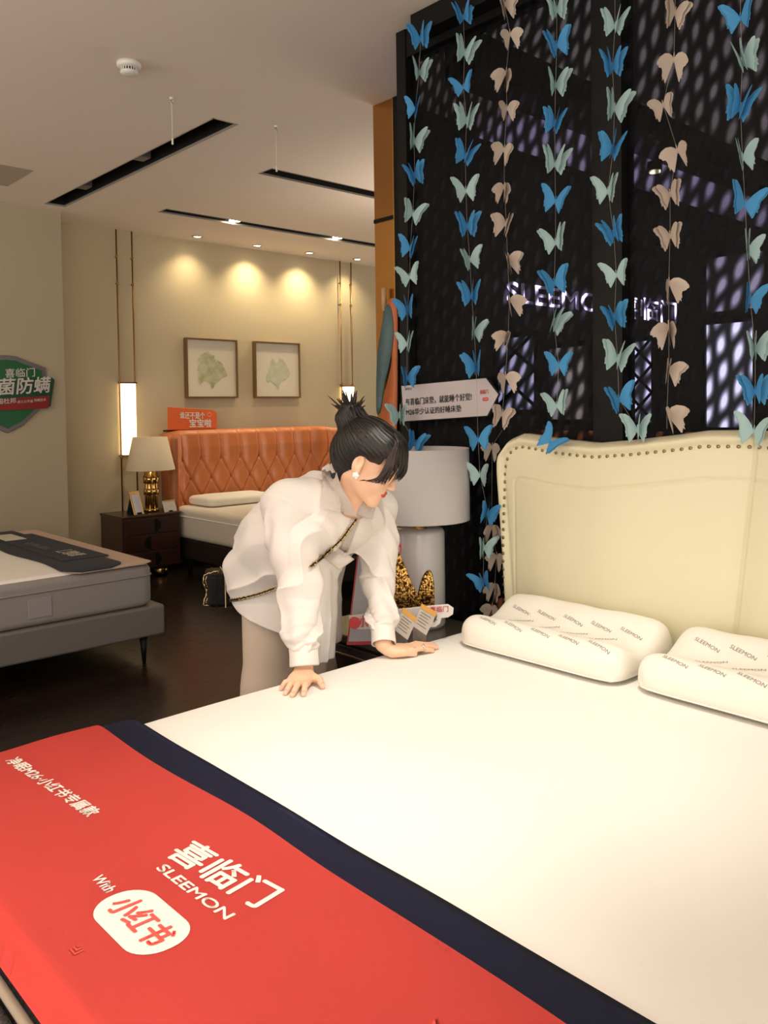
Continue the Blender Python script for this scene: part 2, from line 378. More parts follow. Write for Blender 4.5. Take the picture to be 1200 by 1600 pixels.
obj('teal_curve', px_poly([(602, 478), (610, 482), (614, 520), (608, 566), (600, 600), (594, 640), (588, 640), (589, 560), (596, 510)], X0-.006, .008), mat('teal_paint', (.10, .17, .18), .55, noise=.3, nscale=18), t, True)
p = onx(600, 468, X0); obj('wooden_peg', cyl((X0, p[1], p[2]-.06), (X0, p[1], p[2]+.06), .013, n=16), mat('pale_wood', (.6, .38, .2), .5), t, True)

# ---------------------------------------------------------------- the room behind the mesh
def pbox(x0, y0, z0, x1, y1, z1): return box(x0, y0, z0, x1, y1, z1)
struct('wall_far_room_side', box(3.055, 3.17, 0, 9, 3.29, ZC), M_DARK)
struct('wall_far_room_end', box(8.9, -4, 0, 9, 3.17, ZC), M_DARK)
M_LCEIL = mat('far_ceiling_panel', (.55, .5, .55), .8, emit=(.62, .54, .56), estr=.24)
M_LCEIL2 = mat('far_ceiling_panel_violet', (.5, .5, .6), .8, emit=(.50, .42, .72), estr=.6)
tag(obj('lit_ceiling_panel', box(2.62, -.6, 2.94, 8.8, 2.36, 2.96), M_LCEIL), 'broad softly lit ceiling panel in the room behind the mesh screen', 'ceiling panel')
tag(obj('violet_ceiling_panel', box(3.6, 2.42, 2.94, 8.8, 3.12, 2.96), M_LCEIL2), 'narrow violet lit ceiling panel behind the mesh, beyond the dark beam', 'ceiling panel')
struct('trim_4', box(2.6, 2.24, 2.78, 8.9, 2.42, 3.0), M_BLACK)
# neon sign on the far side wall
t = thing('neon_sign', 'glowing violet white shop sign seen through the dark mesh screen', 'sign', (5.5, 3.4, 2.1))
M_NEON = mat('neon_violet', (1, 1, 1), .5, emit=(.66, .55, 1), estr=14)
pA = ony(921, 500, 3.15); pB = ony(1056, 497, 3.15); wN = pB[0]-pA[0]
put_text('lettering', 'SLEEMON喜临门', (pA[0]-wN*.75, 3.15, 2.03), (1, 0, 0), (0, 0, 1), M_NEON, t, width=wN*1.75, height=.16, bold=.012, lift=.004)
# bright windows and standing display panels in the far room
def lit(name, label, quad, X, color, s, n=None):
    t = thing(name, label, 'display panel', (X, 0, 0), 'lit display panels behind the mesh')
    P = [onx(a, b, X) for a, b in quad]; y0 = min(p[1] for p in P); y1 = max(p[1] for p in P); z0 = min(p[2] for p in P); z1 = max(p[2] for p in P)
    t.location = (X, (y0+y1)/2, z0); BASE[t.name] = Vector(t.location)
    obj('lit_face', box(X, y0, z0, X+.03, y1, z1), mat(name+color_key(color), (.8, .8, .9), .5, emit=color, estr=s), t)
    bm = bmesh.new()
    for a, b, c, d in ((y0-.03, z0-.03, y0, z1+.03), (y1, z0-.03, y1+.03, z1+.03), (y0, z1, y1, z1+.03), (y0, z0-.03, y1, z0)): addbox(bm, X-.02, a, b, X+.04, c, d)
    for yy in (y0-.02, y1): addbox(bm, X, yy, 0, X+.03, yy+.02, z0-.03)
    obj('frame', bm, M_BLACK, t)
    if n:
        bm = bmesh.new(); h = z1-z0; w = y1-y0
        for i in range(n):
            zz = z0+h*(i+.1)/n
            addtube(bm, [(X-.012, y0, zz), (X-.012, y1, zz+h/n)], .010, 6); addtube(bm, [(X-.012, y1, zz), (X-.012, y0, zz+h/n)], .010, 6)
        obj('lattice', bm, M_BLACK, t)
    return t
def color_key(c): return '_%02d%02d%02d' % tuple(int(v*90) for v in c)
lit('display_panel', 'narrow lit lattice window behind the mesh, right of the black post', [(982, 535), (1020, 660)], 4.9, (.66, .64, 1), 2.6, 3)
lit('display_panel', 'wide bright lilac window behind the mesh above the headboard', [(1104, 508), (1178, 668)], 5.0, (.70, .68, 1), 2.8)
lit('display_panel', 'dim lilac window behind the mesh, right of the arrow sign', [(778, 530), (838, 640)], 3.66, (.42, .40, .72), 1.5, 2)
lit('display_panel', 'dim greyish window behind the mesh above the headboard top corner', [(858, 545), (922, 655)], 3.80, (.42, .38, .38), .6)
lit('display_panel', 'dim violet window high behind the mesh at the right edge', [(1104, 405), (1196, 480)], 5.6, (.42, .40, .60), .6)
# tufted orange sofas low in the far room
M_OR = mat('orange_leather_far', (.62, .20, .08), .45)
for i, (a, b, d) in enumerate((((835, 700), (925, 668), 'left of the black post'), ((1010, 700), (1100, 660), 'right of the black post'))):
    p0 = onx(*a, 3.6); p1 = onx(*b, 3.6)
    t = thing('orange_sofa', f'orange channelled sofa back behind the mesh, {d}', 'sofa', (3.6, p0[1], 0), 'sofas in the far room')
    bm = bmesh.new(); n = 7
    for k in range(n):
        y = p0[1]+(p1[1]-p0[1])*(k+.5)/n; addcyl(bm, (3.62, y, .4), (3.62, y, 1.29), abs(p1[1]-p0[1])/n*.52, n=14)
    obj('backrest', bm, M_OR, t, True)
    obj('seat', box(3.18, p1[1], .18, 3.58, p0[1], .45), M_OR, t, bevel=.04)
    obj('plinth', box(3.2, p1[1]+.02, 0, 3.6, p0[1]-.02, .18), M_BLACK, t)
l = area('far_room_light', (4.2, 1.8, 2.7), (3.7, 2.0, .8), 10, .8, .8, (1, .75, .6))
l2 = bpy.data.objects['far_room_light']
# small bright spotlight in far room
p = onx(1023, 267, 4.83)
t = thing('far_spotlight', 'tiny bright spotlight behind the mesh high on the right', 'ceiling light', tuple(p))
obj('lens', cyl((p[0], p[1], p[2]-.01), (p[0], p[1], p[2]+.0), .035, n=16), M_LAMP, t); obj('housing', cyl((p[0], p[1], p[2]), (p[0], p[1], 2.939), .045, n=16), M_BLACK, t)

# ---------------------------------------------------------------- wall fittings at the back
M_ROD = M_DBRASS
M_WLAMP = mat('wall_lamp_glow', (1, .9, .7), .6, emit=(1, .80, .46), estr=2.6)
for i, (x0, x1, zt, d) in enumerate(((3.25, 3.395, 1.67, 'beside the white shaded table lamp'), (5.79, 5.945, 1.66, 'behind the woman by the column'))):
    t = thing('wall_light', f'tall glowing box wall light between thin brass rods {d}', 'wall light', ((x0+x1)/2, YB, 1.0), 'wall lights on brass rods')
    for x in (x0, x1):
        r = obj('rod', tube([(x, YB-.03, .5), (x, YB-.03, ZC-.002)], .0065, 10), M_ROD, t, True)
        bm = bmesh.new()
        for z in (2.78, 2.55, 1.68, 1.03): addcyl(bm, (x, YB-.03, z-.012), (x, YB-.03, z+.012), .010, n=12); addcyl(bm, (x, YB-.03, z), (x, YB, z), .005, n=8)
        obj('collar', bm, M_ROD, r)
    obj('diffuser', box(x0+.012, YB-.07, 1.04, x1-.012, YB-.004, zt), M_WLAMP, t, bevel=.004)
    bm = bmesh.new(); addbox(bm, x0, YB-.074, zt, x1, YB-.002, zt+.012); addbox(bm, x0, YB-.074, 1.028, x1, YB-.002, 1.04); obj('end_caps', bm, M_ROD, t)
# framed coral prints
def coral(bmv, cx, cz, h, y, seed, spread):
    rnd = random.Random(seed)
    def blob(x, z, r):
        n = 9; vs = [bmv.verts.new((x+r*(1+.45*rnd.uniform(-1, 1))*math.cos(2*PI*k/n), y-rnd.uniform(0, .0006), z+r*(1+.45*rnd.uniform(-1, 1))*math.sin(2*PI*k/n))) for k in range(n)]
        bmv.faces.new(vs)
    def branch(x, z, a, l, r, d):
        for s in range(5):
            x += l/5*math.sin(a); z += l/5*math.cos(a); blob(x, z, r); a += rnd.uniform(-.2, .2)
        if d > 0:
            for q in (-1, 0, 1)[:3 if d > 1 else 2]: branch(x, z, a+q*spread+rnd.uniform(-.2, .2), l*.66, r*.8, d-1)
    branch(cx, cz, 0, h*.20, h*.045, 2)
    for k in range(9): branch(cx+rnd.uniform(-.02, .02), cz+h*.10, -.9+1.8*k/8+rnd.uniform(-.1, .1), h*rnd.uniform(.20, .27)*(1-.35*abs(k-4)/4), h*.042, 3)
M_PAPER = mat('mat_board', (.72, .66, .54), .8)
def coral_mat(name, c1, c2):
    m = mat(name, c1, .8); nt = m.node_tree; n = nt.nodes.new('ShaderNodeTexNoise'); n.inputs['Scale'].default_value = 11
    tc = nt.nodes.new('ShaderNodeTexCoord'); nt.links.new(tc.outputs['Object'], n.inputs['Vector'])
    r = nt.nodes.new('ShaderNodeValToRGB'); r.color_ramp.elements[0].position = .38; r.color_ramp.elements[1].position = .62
    r.color_ramp.elements[0].color = (*c1, 1); r.color_ramp.elements[1].color = (*c2, 1)
    nt.links.new(n.outputs[0], r.inputs[0]); nt.links.new(r.outputs[0], nt.nodes['Principled BSDF'].inputs['Base Color']); return m
for i, (x0, x1, d, c1, c2) in enumerate(((3.90, 4.46, 'left framed print of olive and brown coral on the back wall', (.40, .38, .20), (.55, .56, .38)), (4.66, 5.22, 'right framed print of pale green seaweed on the back wall', (.52, .54, .36), (.60, .60, .48)))):
    t = thing('framed_print', d, 'picture', ((x0+x1)/2, YB, 1.54), 'framed prints on the back wall')
    bm = bmesh.new(); w = .016; z0, z1 = 1.54, 2.105
    for b in ((x0, z0, x0+w, z1), (x1-w, z0, x1, z1), (x0+w, z0, x1-w, z0+w), (x0+w, z1-w, x1-w, z1)): addbox(bm, b[0], YB-.052, b[1], b[2], YB-.002, b[3])
    obj('frame', bm, mat('frame_dark_gold', (.26, .16, .07), .35, .6), t, bevel=.002)
    obj('mat_board', box(x0+w, YB-.036, z0+w, x1-w, YB-.004, z1-w), M_PAPER, t)
    bm = bmesh.new(); coral(bm, (x0+x1)/2, z0+.09, .50, YB-.0375, 5+i*4, .42 if i == 0 else .55)
    bmesh.ops.scale(bm, vec=(.82, 1, .95), verts=bm.verts, space=Matrix.Translation((-(x0+x1)/2, 0, -z0-.09)))
    obj('coral_artwork', bm, coral_mat('coral_%d' % i, c1, c2), t)

# green shield sign on the left wall
t = thing('shield_sign', 'green shield shaped sign with white lettering and a red band on the left wall', 'sign', (2.2, YL, 1.3))
Y0 = YL-.002
def xz(px, py, Y): p = ony(px, py, Y); return (p[0], p[2])
cxs = 2.165
half = [(0, 1.862), (.08, 1.855), (.16, 1.825), (.30, 1.775), (.315, 1.62), (.25, 1.45), (.12, 1.33), (0, 1.27)]
sh = [(cxs+a, z) for a, z in half]+[(cxs-a, z) for a, z in half[::-1][1:-1]]
bm = bmesh.new(); prism(bm, sh, (0, Y0, 0), (1, 0, 0), (0, 0, 1), (0, -.02, 0)); obj('silver_rim', bm, mat('silver_rim', (.22, .20, .21), .35, .5), t, bevel=.006)
sh2 = [(cxs+(a-cxs)*.87, 1.575+(z-1.575)*.88) for a, z in sh]
bm = bmesh.new(); prism(bm, sh2, (0, Y0-.02, 0), (1, 0, 0), (0, 0, 1), (0, -.008, 0)); obj('green_shield', bm, mat('green_enamel', (.015, .12, .04), .35), t)
a0 = xz(-40, 640, Y0); a1 = xz(84, 592, Y0); a2 = xz(77, 638, Y0)
bm = bmesh.new(); prism(bm, smooth_poly([(1.72, 1.50), (1.72, 1.66), (2.1, 1.665), (2.50, 1.70), (2.525, 1.68), (2.49, 1.475), (2.46, 1.455)], 1), (0, Y0-.028, 0), (1, 0, 0), (0, 0, 1), (0, -.008, 0)); obj('green_band', bm, mat('green_enamel_dark', (.01, .06, .025), .35), t, bevel=.003)
bm = bmesh.new(); prism(bm, [(1.72, 1.43), (1.72, 1.505), (2.48, 1.555), (2.475, 1.47), (2.455, 1.455)], (0, Y0-.036, 0), (1, 0, 0), (0, 0, 1), (0, -.003, 0)); obj('red_band', bm, mat('red_enamel', (.25, .02, .015), .35), t)
M_SIGNW = mat('sign_white', (.62, .58, .52), .5)
tl = (1, 0, .06); tu = (.0, 0, 1)
put_text('lettering', '喜临门', (2.155, Y0-.031, 1.69), tl, tu, M_SIGNW, t, width=.22, height=.068, bold=.012, lift=.001)
put_text('lettering', '抑菌防螨', (1.96, Y0-.038, 1.55), tl, (.12, 0, 1), M_SIGNW, t, width=.52, height=.125, bold=.02, lift=.001)
put_text('lettering', '美国杜邦', (2.04, Y0-.042, 1.487), tl, tu, M_SIGNW, t, width=.185, height=.042, bold=.01, lift=.001)
put_text('lettering', '·英士公平福', (2.23, Y0-.042, 1.495), tl, tu, M_SIGNW, t, width=.12, height=.022, bold=.005, lift=.001)
put_text('lettering', '抑螨技术', (2.36, Y0-.042, 1.508), tl, tu, M_SIGNW, t, width=.09, height=.022, bold=.005, lift=.001)
# ================================================================ THE BIG BED
M_LEATHER = mat('cream_leather', (.70, .66, .46), .42, bump=.04, bscale=300, noise=.02, nscale=3)
M_SHEET = mat('white_ticking', (.82, .80, .75), .8, bump=.05, bscale=500)
M_TEXT_D = mat('print_black', (.012, .012, .014), .5)
YC = 1.10
hx = [0, .10, .19, .35, .49, .65, .74, .80, .855, .895, .92]
hz = [1.34, 1.338, 1.325, 1.305, 1.292, 1.302, 1.315, 1.320, 1.30, 1.255, 1.17]
def head_top(a):
    a = abs(a); return float(np.interp(a, hx, hz))
def head_edge(z):            # half width at height z
    return float(np.interp(z, [.15, .67, .91, 1.17], [.875, .885, .90, .92]))
t = thing('bed', 'cream leather double bed with a wavy studded headboard in the foreground', 'bed', (1.4, YC, 0))
bm = bmesh.new(); XH = 2.405; T = .075
S = 440; R_ = 280; grid = []
for i in range(S+1):
    s = -1+2*i/S; row = []
    # silhouette parameter: blend width with height
    for j in range(R_+1):
        q = j/R_
        a = s*.92; zt = head_top(a) if abs(a) < .92 else 1.17
        z = .15+(zt-.15)*q
        y = a*head_edge(z)/.92
        row.append((y, z, zt))
    grid.append(row)
def gro(d, w): return math.exp(-(d/w)**2)
vs = [[None]*(R_+1) for _ in range(S+1)]
for i in range(S+1):
    for j in range(R_+1):
        y, z, zt = grid[i][j]
        de = min(zt-z, head_edge(z)-abs(y)) if z < 1.17 else min(zt-z, (.92-abs(y))*1.0+max(0, (zt-z))*.0)
        de = max(de, 0)
        edge = .030*(1-min(1, de/.022))**2                      # rolled outer edge
        f = 0
        f += .006*gro(de-.045, .008)                             # stud channel
        f -= .010*math.exp(-((de-.022)/.016)**2)                 # roll
        ys = y-(.03*(1-abs(z-.7)/.6)+.0)*0
        cs = y-float(np.interp(z, [.7, 1.25], [.012, -.05]))
        f += .010*gro(cs, .005)+.012*gro(cs, .045)                # centre tuck
        zi = zt-.155+.01*math.cos(y*3)
        if abs(y) < .825: f += .0055*gro(z-zi, .0042)
        if z < zi: f += .0040*gro(abs(y)-.825, .0042)
        f -= .018*max(0, min(1, (.45-abs(abs(y)-.44))/.45))**.7*min(1, max(0, (de-.05)/.12))*.9
        vs[i][j] = bm.verts.new((XH+edge+f+.012, YC+y, z))
for i in range(S):
    for j in range(R_): bm.faces.new((vs[i][j], vs[i+1][j], vs[i+1][j+1], vs[i][j+1]))
per = [vs[0][j] for j in range(R_+1)]+[vs[i][R_] for i in range(1, S+1)]+[vs[S][j] for j in range(R_-1, -1, -1)]
back = [bm.verts.new((XH+T, v.co.y, v.co.z)) for v in per]
for i in range(len(per)-1): bm.faces.new((per[i], per[i+1], back[i+1], back[i]))
bm.faces.new(back)
hb = obj('headboard', bm, M_LEATHER, t, True)
from mathutils.bvhtree import BVHTree
def bvh_of(o):
    me = o.data; L = root_loc(o); return BVHTree.FromPolygons([v.co+L for v in me.vertices], [tuple(p.vertices) for p in me.polygons])
hb_bvh = bvh_of(hb)
# nail studs follow the outline 4.5 cm inside it
line = [(-.874, z) for z in np.linspace(.62, 1.14, 20)]
ins = [(a, head_top(a)-.048) for a in np.linspace(-.83, .83, 120)]
path = [Vector((0, YC-.874, z)) for z in np.linspace(.66, 1.13, 12)]+[Vector((0, YC-.868, 1.19)), Vector((0, YC-.852, 1.24))]+[Vector((0, YC+a, z)) for a, z in ins]+[Vector((0, YC+.852, 1.24)), Vector((0, YC+.868, 1.19))]+[Vector((0, YC+.874, z)) for z in np.linspace(1.13, .66, 12)]
acc = 0; nxt = 0; studs = []
for a, b in zip(path, path[1:]):
    L = (b-a).length
    while nxt <= acc+L:
        studs.append(a+(b-a)*((nxt-acc)/L)); nxt += .0295
    acc += L
M_STUD = mat('bronze_stud', (.30, .22, .12), .3, 1)
sme = None; cnt = 0
seen = [s for s in studs if s.y > .75]; seen = seen[:99]
for p in seen:
    h = hb_bvh.ray_cast(Vector((1.5, p.y, p.z)), Vector((1, 0, 0)))[0]
    if h is None: continue
    if sme is None:
        bm = bmesh.new(); bmesh.ops.create_uvsphere(bm, u_segments=12, v_segments=8, radius=.0066, matrix=Matrix.Diagonal((.6, 1, 1, 1)))
        o = obj('nail_stud', bm, M_STUD, None, True); sme = o.data; o.parent = t
    else: o = bpy.data.objects.new('nail_stud', sme); col.objects.link(o); o.parent = t
    o.location = h-Vector((1.4, YC, 0))
M_FRAMED = mat('dark_textured_fabric', (.045, .04, .045), .8, bump=.6, bscale=90, noise=.5, nscale=60)
bm = bmesh.new(); addbox(bm, .40, .12, .10, 2.40, .20, .36); addbox(bm, .40, 2.00, .10, 2.40, 2.08, .36); addbox(bm, .33, .12, .10, .40, 2.08, .36)
obj('side_rails', bm, M_FRAMED, t, bevel=.015)
obj('slat_base', box(.41, .2, .22, 2.40, 2.0, .30), M_BLACK, t)
for x, y in ((.37, .16), (.37, 2.04), (2.32, .16), (2.32, 2.04)): obj('leg', cyl((x, y, 0), (x, y, .10), .018, .028, 16), M_BLACK, t)
# mattress
X0, X1, Y0_, Y1_, ZB, ZT = .40, 2.392, .20, 2.02, .30, .62
t = thing('mattress', 'white mattress with dark piped sides on the cream leather bed', 'mattress', (1.4, YC, ZB))
def soft_slab(x0, y0, x1, y1, z0, z1, r, nx=60, ny=60, crown=.0, m=None, name='body', parent=None, wob=.0):
    """mattress body: superellipse corners, rounded upper and lower shoulders"""
    bm = bmesh.new()
    cx, cy = (x0+x1)/2, (y0+y1)/2; hx_, hy_ = (x1-x0)/2, (y1-y0)/2
    def ring(ins, z):
        w, h = 2*(hx_-ins), 2*(hy_-ins); rr = max(.02, .07-ins)
        P = []
        base = rrect(w, h, rr, 8)
        for k in range(len(base)):
            a = Vector(base[k]); b = Vector(base[(k+1) % len(base)]); n = max(1, int((b-a).length/.05))
            for q in range(n): P.append(a+(b-a)*q/n)
        return P, [(p.x-w/2+cx, p.y-h/2+cy, z) for p in P]
    prof = []
    for k in range(7):
        a = PI/2*k/6; prof.append((r*(1-math.sin(a)), z0+r*(1-math.cos(a))))
    for k in range(7):
        a = PI/2*k/6; prof.append((r*(1-math.cos(a)), z1-r*(1-math.sin(a))))
    base0, ref = ring(0, 0); N_ = len(ref); rings = []
    for ins, z in prof:
        R2 = []
        for (x, y, _) in ref:
            dx, dy = cx-x, cy-y; kx = 1-ins/hx_; ky = 1-ins/hy_
            R2.append(bm.verts.new((cx-dx*kx, cy-dy*ky, z+wob*math.sin(7*x+3*y)*(z > (z0+z1)/2))))
        rings.append(R2)
    for A, B in zip(rings, rings[1:]):
        for k in range(N_): bm.faces.new((A[k], A[(k+1) % N_], B[(k+1) % N_], B[k]))
    last = rings[-1]
    for q in range(1, 12):
        f = 1-q/12
        R2 = [bm.verts.new((cx+(v.co.x-cx)*f, cy+(v.co.y-cy)*f, z1+crown*(1-f*f)+wob*math.sin(7*(cx+(v.co.x-cx)*f)+3*(cy+(v.co.y-cy)*f)))) for v in rings[len(prof)-1]]
        for k in range(N_): bm.faces.new((last[k], last[(k+1) % N_], R2[(k+1) % N_], R2[k]))
        last = R2
    bm.faces.new(last); bm.faces.new(rings[0][::-1])
    return obj(name, bm, m, parent, True)
soft_slab(X0+.030, Y0_+.008, X1, Y1_-.005, ZB+.20, ZT, .05, m=M_SHEET, parent=t, name='top_cover', wob=.0012)
soft_slab(X0+.012, Y0_+.003, X1, Y1_-.003, ZB, ZT-.058, .03, m=M_FRAMED, parent=t, name='side_panel')
M_PIPE = mat('beige_piping', (.40, .33, .25), .6); M_PIPED = mat('dark_piping', (.06, .05, .05), .7, bump=.7, bscale=120)
def rim(z, r, m, name, ins=.0):
    P = rrect(X1-X0-2*ins, Y1_-Y0_-2*ins, .07, 8); pts = [(X0+ins+a, Y0_+ins+b, z) for a, b in P]; pts.append(pts[0])
    obj(name, tube(pts, r, 10), m, t, True)
rim(.548, .008, M_PIPE, 'upper_piping'); rim(.500, .012, M_PIPED, 'middle_piping', -.004)
# runner: navy under layer and coral red top layer, wavy edges
def cloth_strip(name, xa, xb, y0, y1, z, m, parent, amp=0, seed=0, nx=30, ny=90, th=.006, hang=.0, rc=.05):
    bm = bmesh.new(); G = []; rnd = random.Random(seed); ph = [rnd.uniform(0, 6) for _ in range(3)]
    for j in range(ny+1):
        v = j/ny; y = y0+(y1-y0)*v; row = []
        e = amp*(math.sin(9*v+ph[0])+.7*math.sin(19*v+ph[1]))*.6
        dy = (y1-y)
        cut = 0
        for i in range(nx+1):
            x = xa+(xb+e-xa)*i/nx
            yy = y
            dcx = rc-(x-xa) if False else 0
            if x > xb+e-rc and dy < rc: pass
            zz = z
            fy = y-(Y1_-.035)                                   # rolls over the far shoulder
            if fy > 0: zz -= fy*fy*4
            fx = (X0+.022)-x                                      # and over the foot
            if fx > 0: zz -= fx*fx*55
            zz += .0015*math.sin(23*x+3*v)+.002*math.sin(11*y+5*x)*(.5+.5*math.sin(7*y))
            row.append(bm.verts.new((x, yy, zz)))
        G.append(row)
    for j in range(ny):
        for i in range(nx): bm.faces.new((G[j][i], G[j][i+1], G[j+1][i+1], G[j+1][i]))
    # round the two inner corners
    for row_i, yy, sgn in ((ny, y1, -1), (0, y0, 1)):
        for j in range(ny+1):
            d = abs(G[j][0].co.y-yy)
            if d < rc:
                k = rc-math.sqrt(max(0, rc*rc-(rc-d)**2))
                x_end = G[j][nx].co.x-k
                for i in range(nx+1): G[j][i].co.x = xa+(x_end-xa)*i/nx
    r = bmesh.ops.solidify(bm, geom=bm.faces[:], thickness=th)
    return obj(name, bm, m, parent, True)
M_RED = mat('coral_red_felt', (.92, .095, .078), .75, sheen=0, bump=.05, bscale=300)
M_NAVY = mat('navy_felt', (.014, .018, .055), .7, bump=.05, bscale=300)
t = thing('bed_runner', 'coral red bed runner with a navy border and white lettering across the bed foot', 'bed runner', (.65, YC, ZT))
cloth_strip('navy_border', .400, .953, .17, 2.055, ZT+.009, M_NAVY, t, amp=.001, seed=4)
rd = cloth_strip('red_panel', .394, .862, .16, 2.06, ZT+.0165, M_RED, t, amp=.009, seed=9, rc=.02)
rb = bvh_of(rd)
def on_run(p):
    h = rb.ray_cast(Vector((p.x, p.y, 1.0)), Vector((0, 0, -1)))[0]
    return Vector((p.x, p.y, (h.z if h else p.z)+.0012))
M_WPRINT = mat('white_print', (.80, .76, .70), .7)
def run_text(body, px0, px1, h, **k):
    """lettering baseline from pixel px0 to px1"""
    a = Vector(onz(*px0, ZT+.017)); b = Vector(onz(*px1, ZT+.017)); d = b-a; d.z = 0
    n = Vector((0, 0, 1)).cross(d).normalized()
    return put_text('lettering', body, a, d, n, k.pop('m', M_WPRINT), t, width=d.length, height=h, f=on_run, **k)
zt = ZT+.017
run_text('喜临门', (257, 1335), (397, 1419), .066, bold=.026)
run_text('SLEEMON', (243, 1355), (351, 1437), .020, bold=.03)
run_text('净眠M26·小红书专属款', (7, 1188), (136, 1276), .032, bold=.03)
run_text('With', (142, 1374), (166, 1396), .020, bold=.02)
# white rounded badge with red characters
a = Vector(onz(150, 1421, zt)); c = Vector(onz(222, 1440, zt)); c = Vector((.566, 1.184, zt)); w, h = .190, .102
bm = bmesh.new(); P = rrect(w, h, .048, 8); vs = [bm.verts.new((c.x-h/2+b_, c.y+w/2-a_, zt)) for a_, b_ in P]; f = bm.faces.new(vs)
bmesh.ops.triangulate(bm, faces=[f])
for v in bm.verts: v.co = on_run(v.co)
bg = obj('badge', bm, M_WPRINT, t)
put_text('badge_lettering', '小红书', (c.x-.026, c.y+.073, zt), (0, -1, 0), (1, 0, 0), M_RED, bg, width=.146, height=.052, bold=.022, f=lambda p: on_run(p)+Vector((0, 0, .0008)))

# pillows
M_PILLOW = mat('pillow_cover', (.80, .76, .68), .75, bump=.08, bscale=260)
M_PTEXT = mat('faint_grey_print', (.22, .20, .18), .8)
def pillow(label, x0, x1, y0, y1, rotz, seed):
    cx, cy = (x0+x1)/2, (y0+y1)/2; a, b = (x1-x0)/2, (y1-y0)/2
    t = thing('contour_pillow', label, 'pillow', (cx, cy, ZT), 'pillows on the big bed')
    prof = lambda u: .072+.030*math.exp(-((u+.66)/.34)**2)+.066*math.exp(-((u-.60)/.44)**2)   # u -1 front .. 1 head
    def height(u, v):
        e = max(0, 1-abs(v)**16)**.5; e2 = max(0, 1-abs(u)**14)**.45
        return prof(u)*(.28+.72*e*e2)
    rnd = random.Random(seed); ph = [rnd.uniform(0, 6) for _ in range(4)]
    n = 70; bm = bmesh.new(); T_, B_ = [], []
    cr, sr = math.cos(rotz), math.sin(rotz)
    def place(u, v, z):
        # superelliptic outline
        k = (1-.10*(abs(u)**8)*(abs(v)**8))
        x, y = u*a*k, v*b*k
        return (cx+x*cr-y*sr, cy+x*sr+y*cr, z)
    for i in range(n+1):
        r1, r2 = [], []
        for j in range(n+1):
            u = -math.cos(PI*i/n); v = -math.cos(PI*j/n)
            hz_ = height(u, v); wr = .0025*math.sin(9*v+4*u+ph[0])*math.cos(5*u-3*v+ph[1])
            r1.append(bm.verts.new(place(u, v, ZT+.003+hz_+wr*(1-abs(u)**6)*(1-abs(v)**6))))
            r2.append(bm.verts.new(place(u*.985, v*.985, ZT+.003+.012*(max(abs(u), abs(v))**8))) if 0 < i < n and 0 < j < n else r1[-1])
        T_.append(r1); B_.append(r2)
    for i in range(n):
        for j in range(n):
            bm.faces.new((T_[i][j], T_[i+1][j], T_[i+1][j+1], T_[i][j+1]))
            q = [B_[i][j], B_[i][j+1], B_[i+1][j+1], B_[i+1][j]]
            if len(set(q)) == 4 and set(q) != {T_[i][j], T_[i+1][j], T_[i+1][j+1], T_[i][j+1]}: bm.faces.new(q)
    cov = obj('cover', bm, M_PILLOW, t, True); bv = bvh_of(cov)
    me = text_mesh('SLEEMON', .084, .0105, .0)
    for r_ in range(4):
        for c_ in range(6):
            u = -a+.045+r_*.088; v = b-.075-c_*.105-(r_ % 2)*.05
            ang = -PI/2+(.5 if r_ % 2 else -.25)
            m4 = Matrix.Translation((cx, cy, 0)) @ Matrix.Rotation(rotz, 4, 'Z') @ Matrix.Translation((u, v, .9)) @ Matrix.Rotation(ang, 4, 'Z')
            b2 = bmesh.new(); b2.from_mesh(me); bmesh.ops.transform(b2, matrix=m4, verts=b2.verts)
            ok = True
            for vv in b2.verts:
                h_ = bv.ray_cast(vv.co, Vector((0, 0, -1)))
                if h_[0] is None or h_[1].z < .35: ok = False; break
                vv.co = h_[0]+h_[1]*.0010
            if ok: obj('printed_word', b2, M_PTEXT, cov)
            else: b2.free()
    bpy.data.meshes.remove(me)
    pts = []
    for q in range(81):
        v = 1-2*q/80; pts.append(place(-.995, v*.98, ZT+.016))
    obj('seam_piping', tube(pts, .0025, 6), M_PILLOW, t, True)
    return t
pillow('white contour pillow with faint grey print nearest the arrow sign side of the bed', 2.035, 2.395, 1.265, 1.885, .0, 1)
pillow('white contour pillow cut off by the right edge of the photo', 2.05, 2.395, .62, 1.235, -.02, 5)

# ================================================================ NIGHTSTAND BESIDE THE BIG BED
M_NSTOP = mat('nightstand_gloss_top', (.075, .065, .05), .15, coat=.5)
M_NSBODY = mat('nightstand_dark_body', (.035, .025, .025), .4)
NX0, NX1, NY0, NY1, NZ = 1.98, 2.44, 2.10, 2.62, .57
t = thing('nightstand', 'dark gloss nightstand between the woman and the cream headboard', 'nightstand', ((NX0+NX1)/2, (NY0+NY1)/2, 0))
obj('body', box(NX0+.02, NY0+.01, .08, NX1, NY1-.01, NZ-.03), M_NSBODY, t, bevel=.006)
obj('top', box(NX0, NY0, NZ-.03, NX1, NY1, NZ), M_NSTOP, t, bevel=.006)
for k in range(2):
    z1 = NZ-.04-k*.22
    d = obj('drawer', box(NX0-.001, NY0+.02, z1-.205, NX0+.02, NY1-.02, z1), M_NSBODY, t, bevel=.004)
    obj('handle', box(NX0-.014, NY0+.17, z1-.035, NX0-.001, NY0+.35, z1-.025), mat('handle_champagne', (.45, .38, .30), .3, 1), d, bevel=.003)
for x in (NX0+.05, NX1-.05):
    for y in (NY0+.05, NY1-.05): obj('leg', cyl((x, y, 0), (x, y, .08), .012, .018, 14), M_BRASS, t)
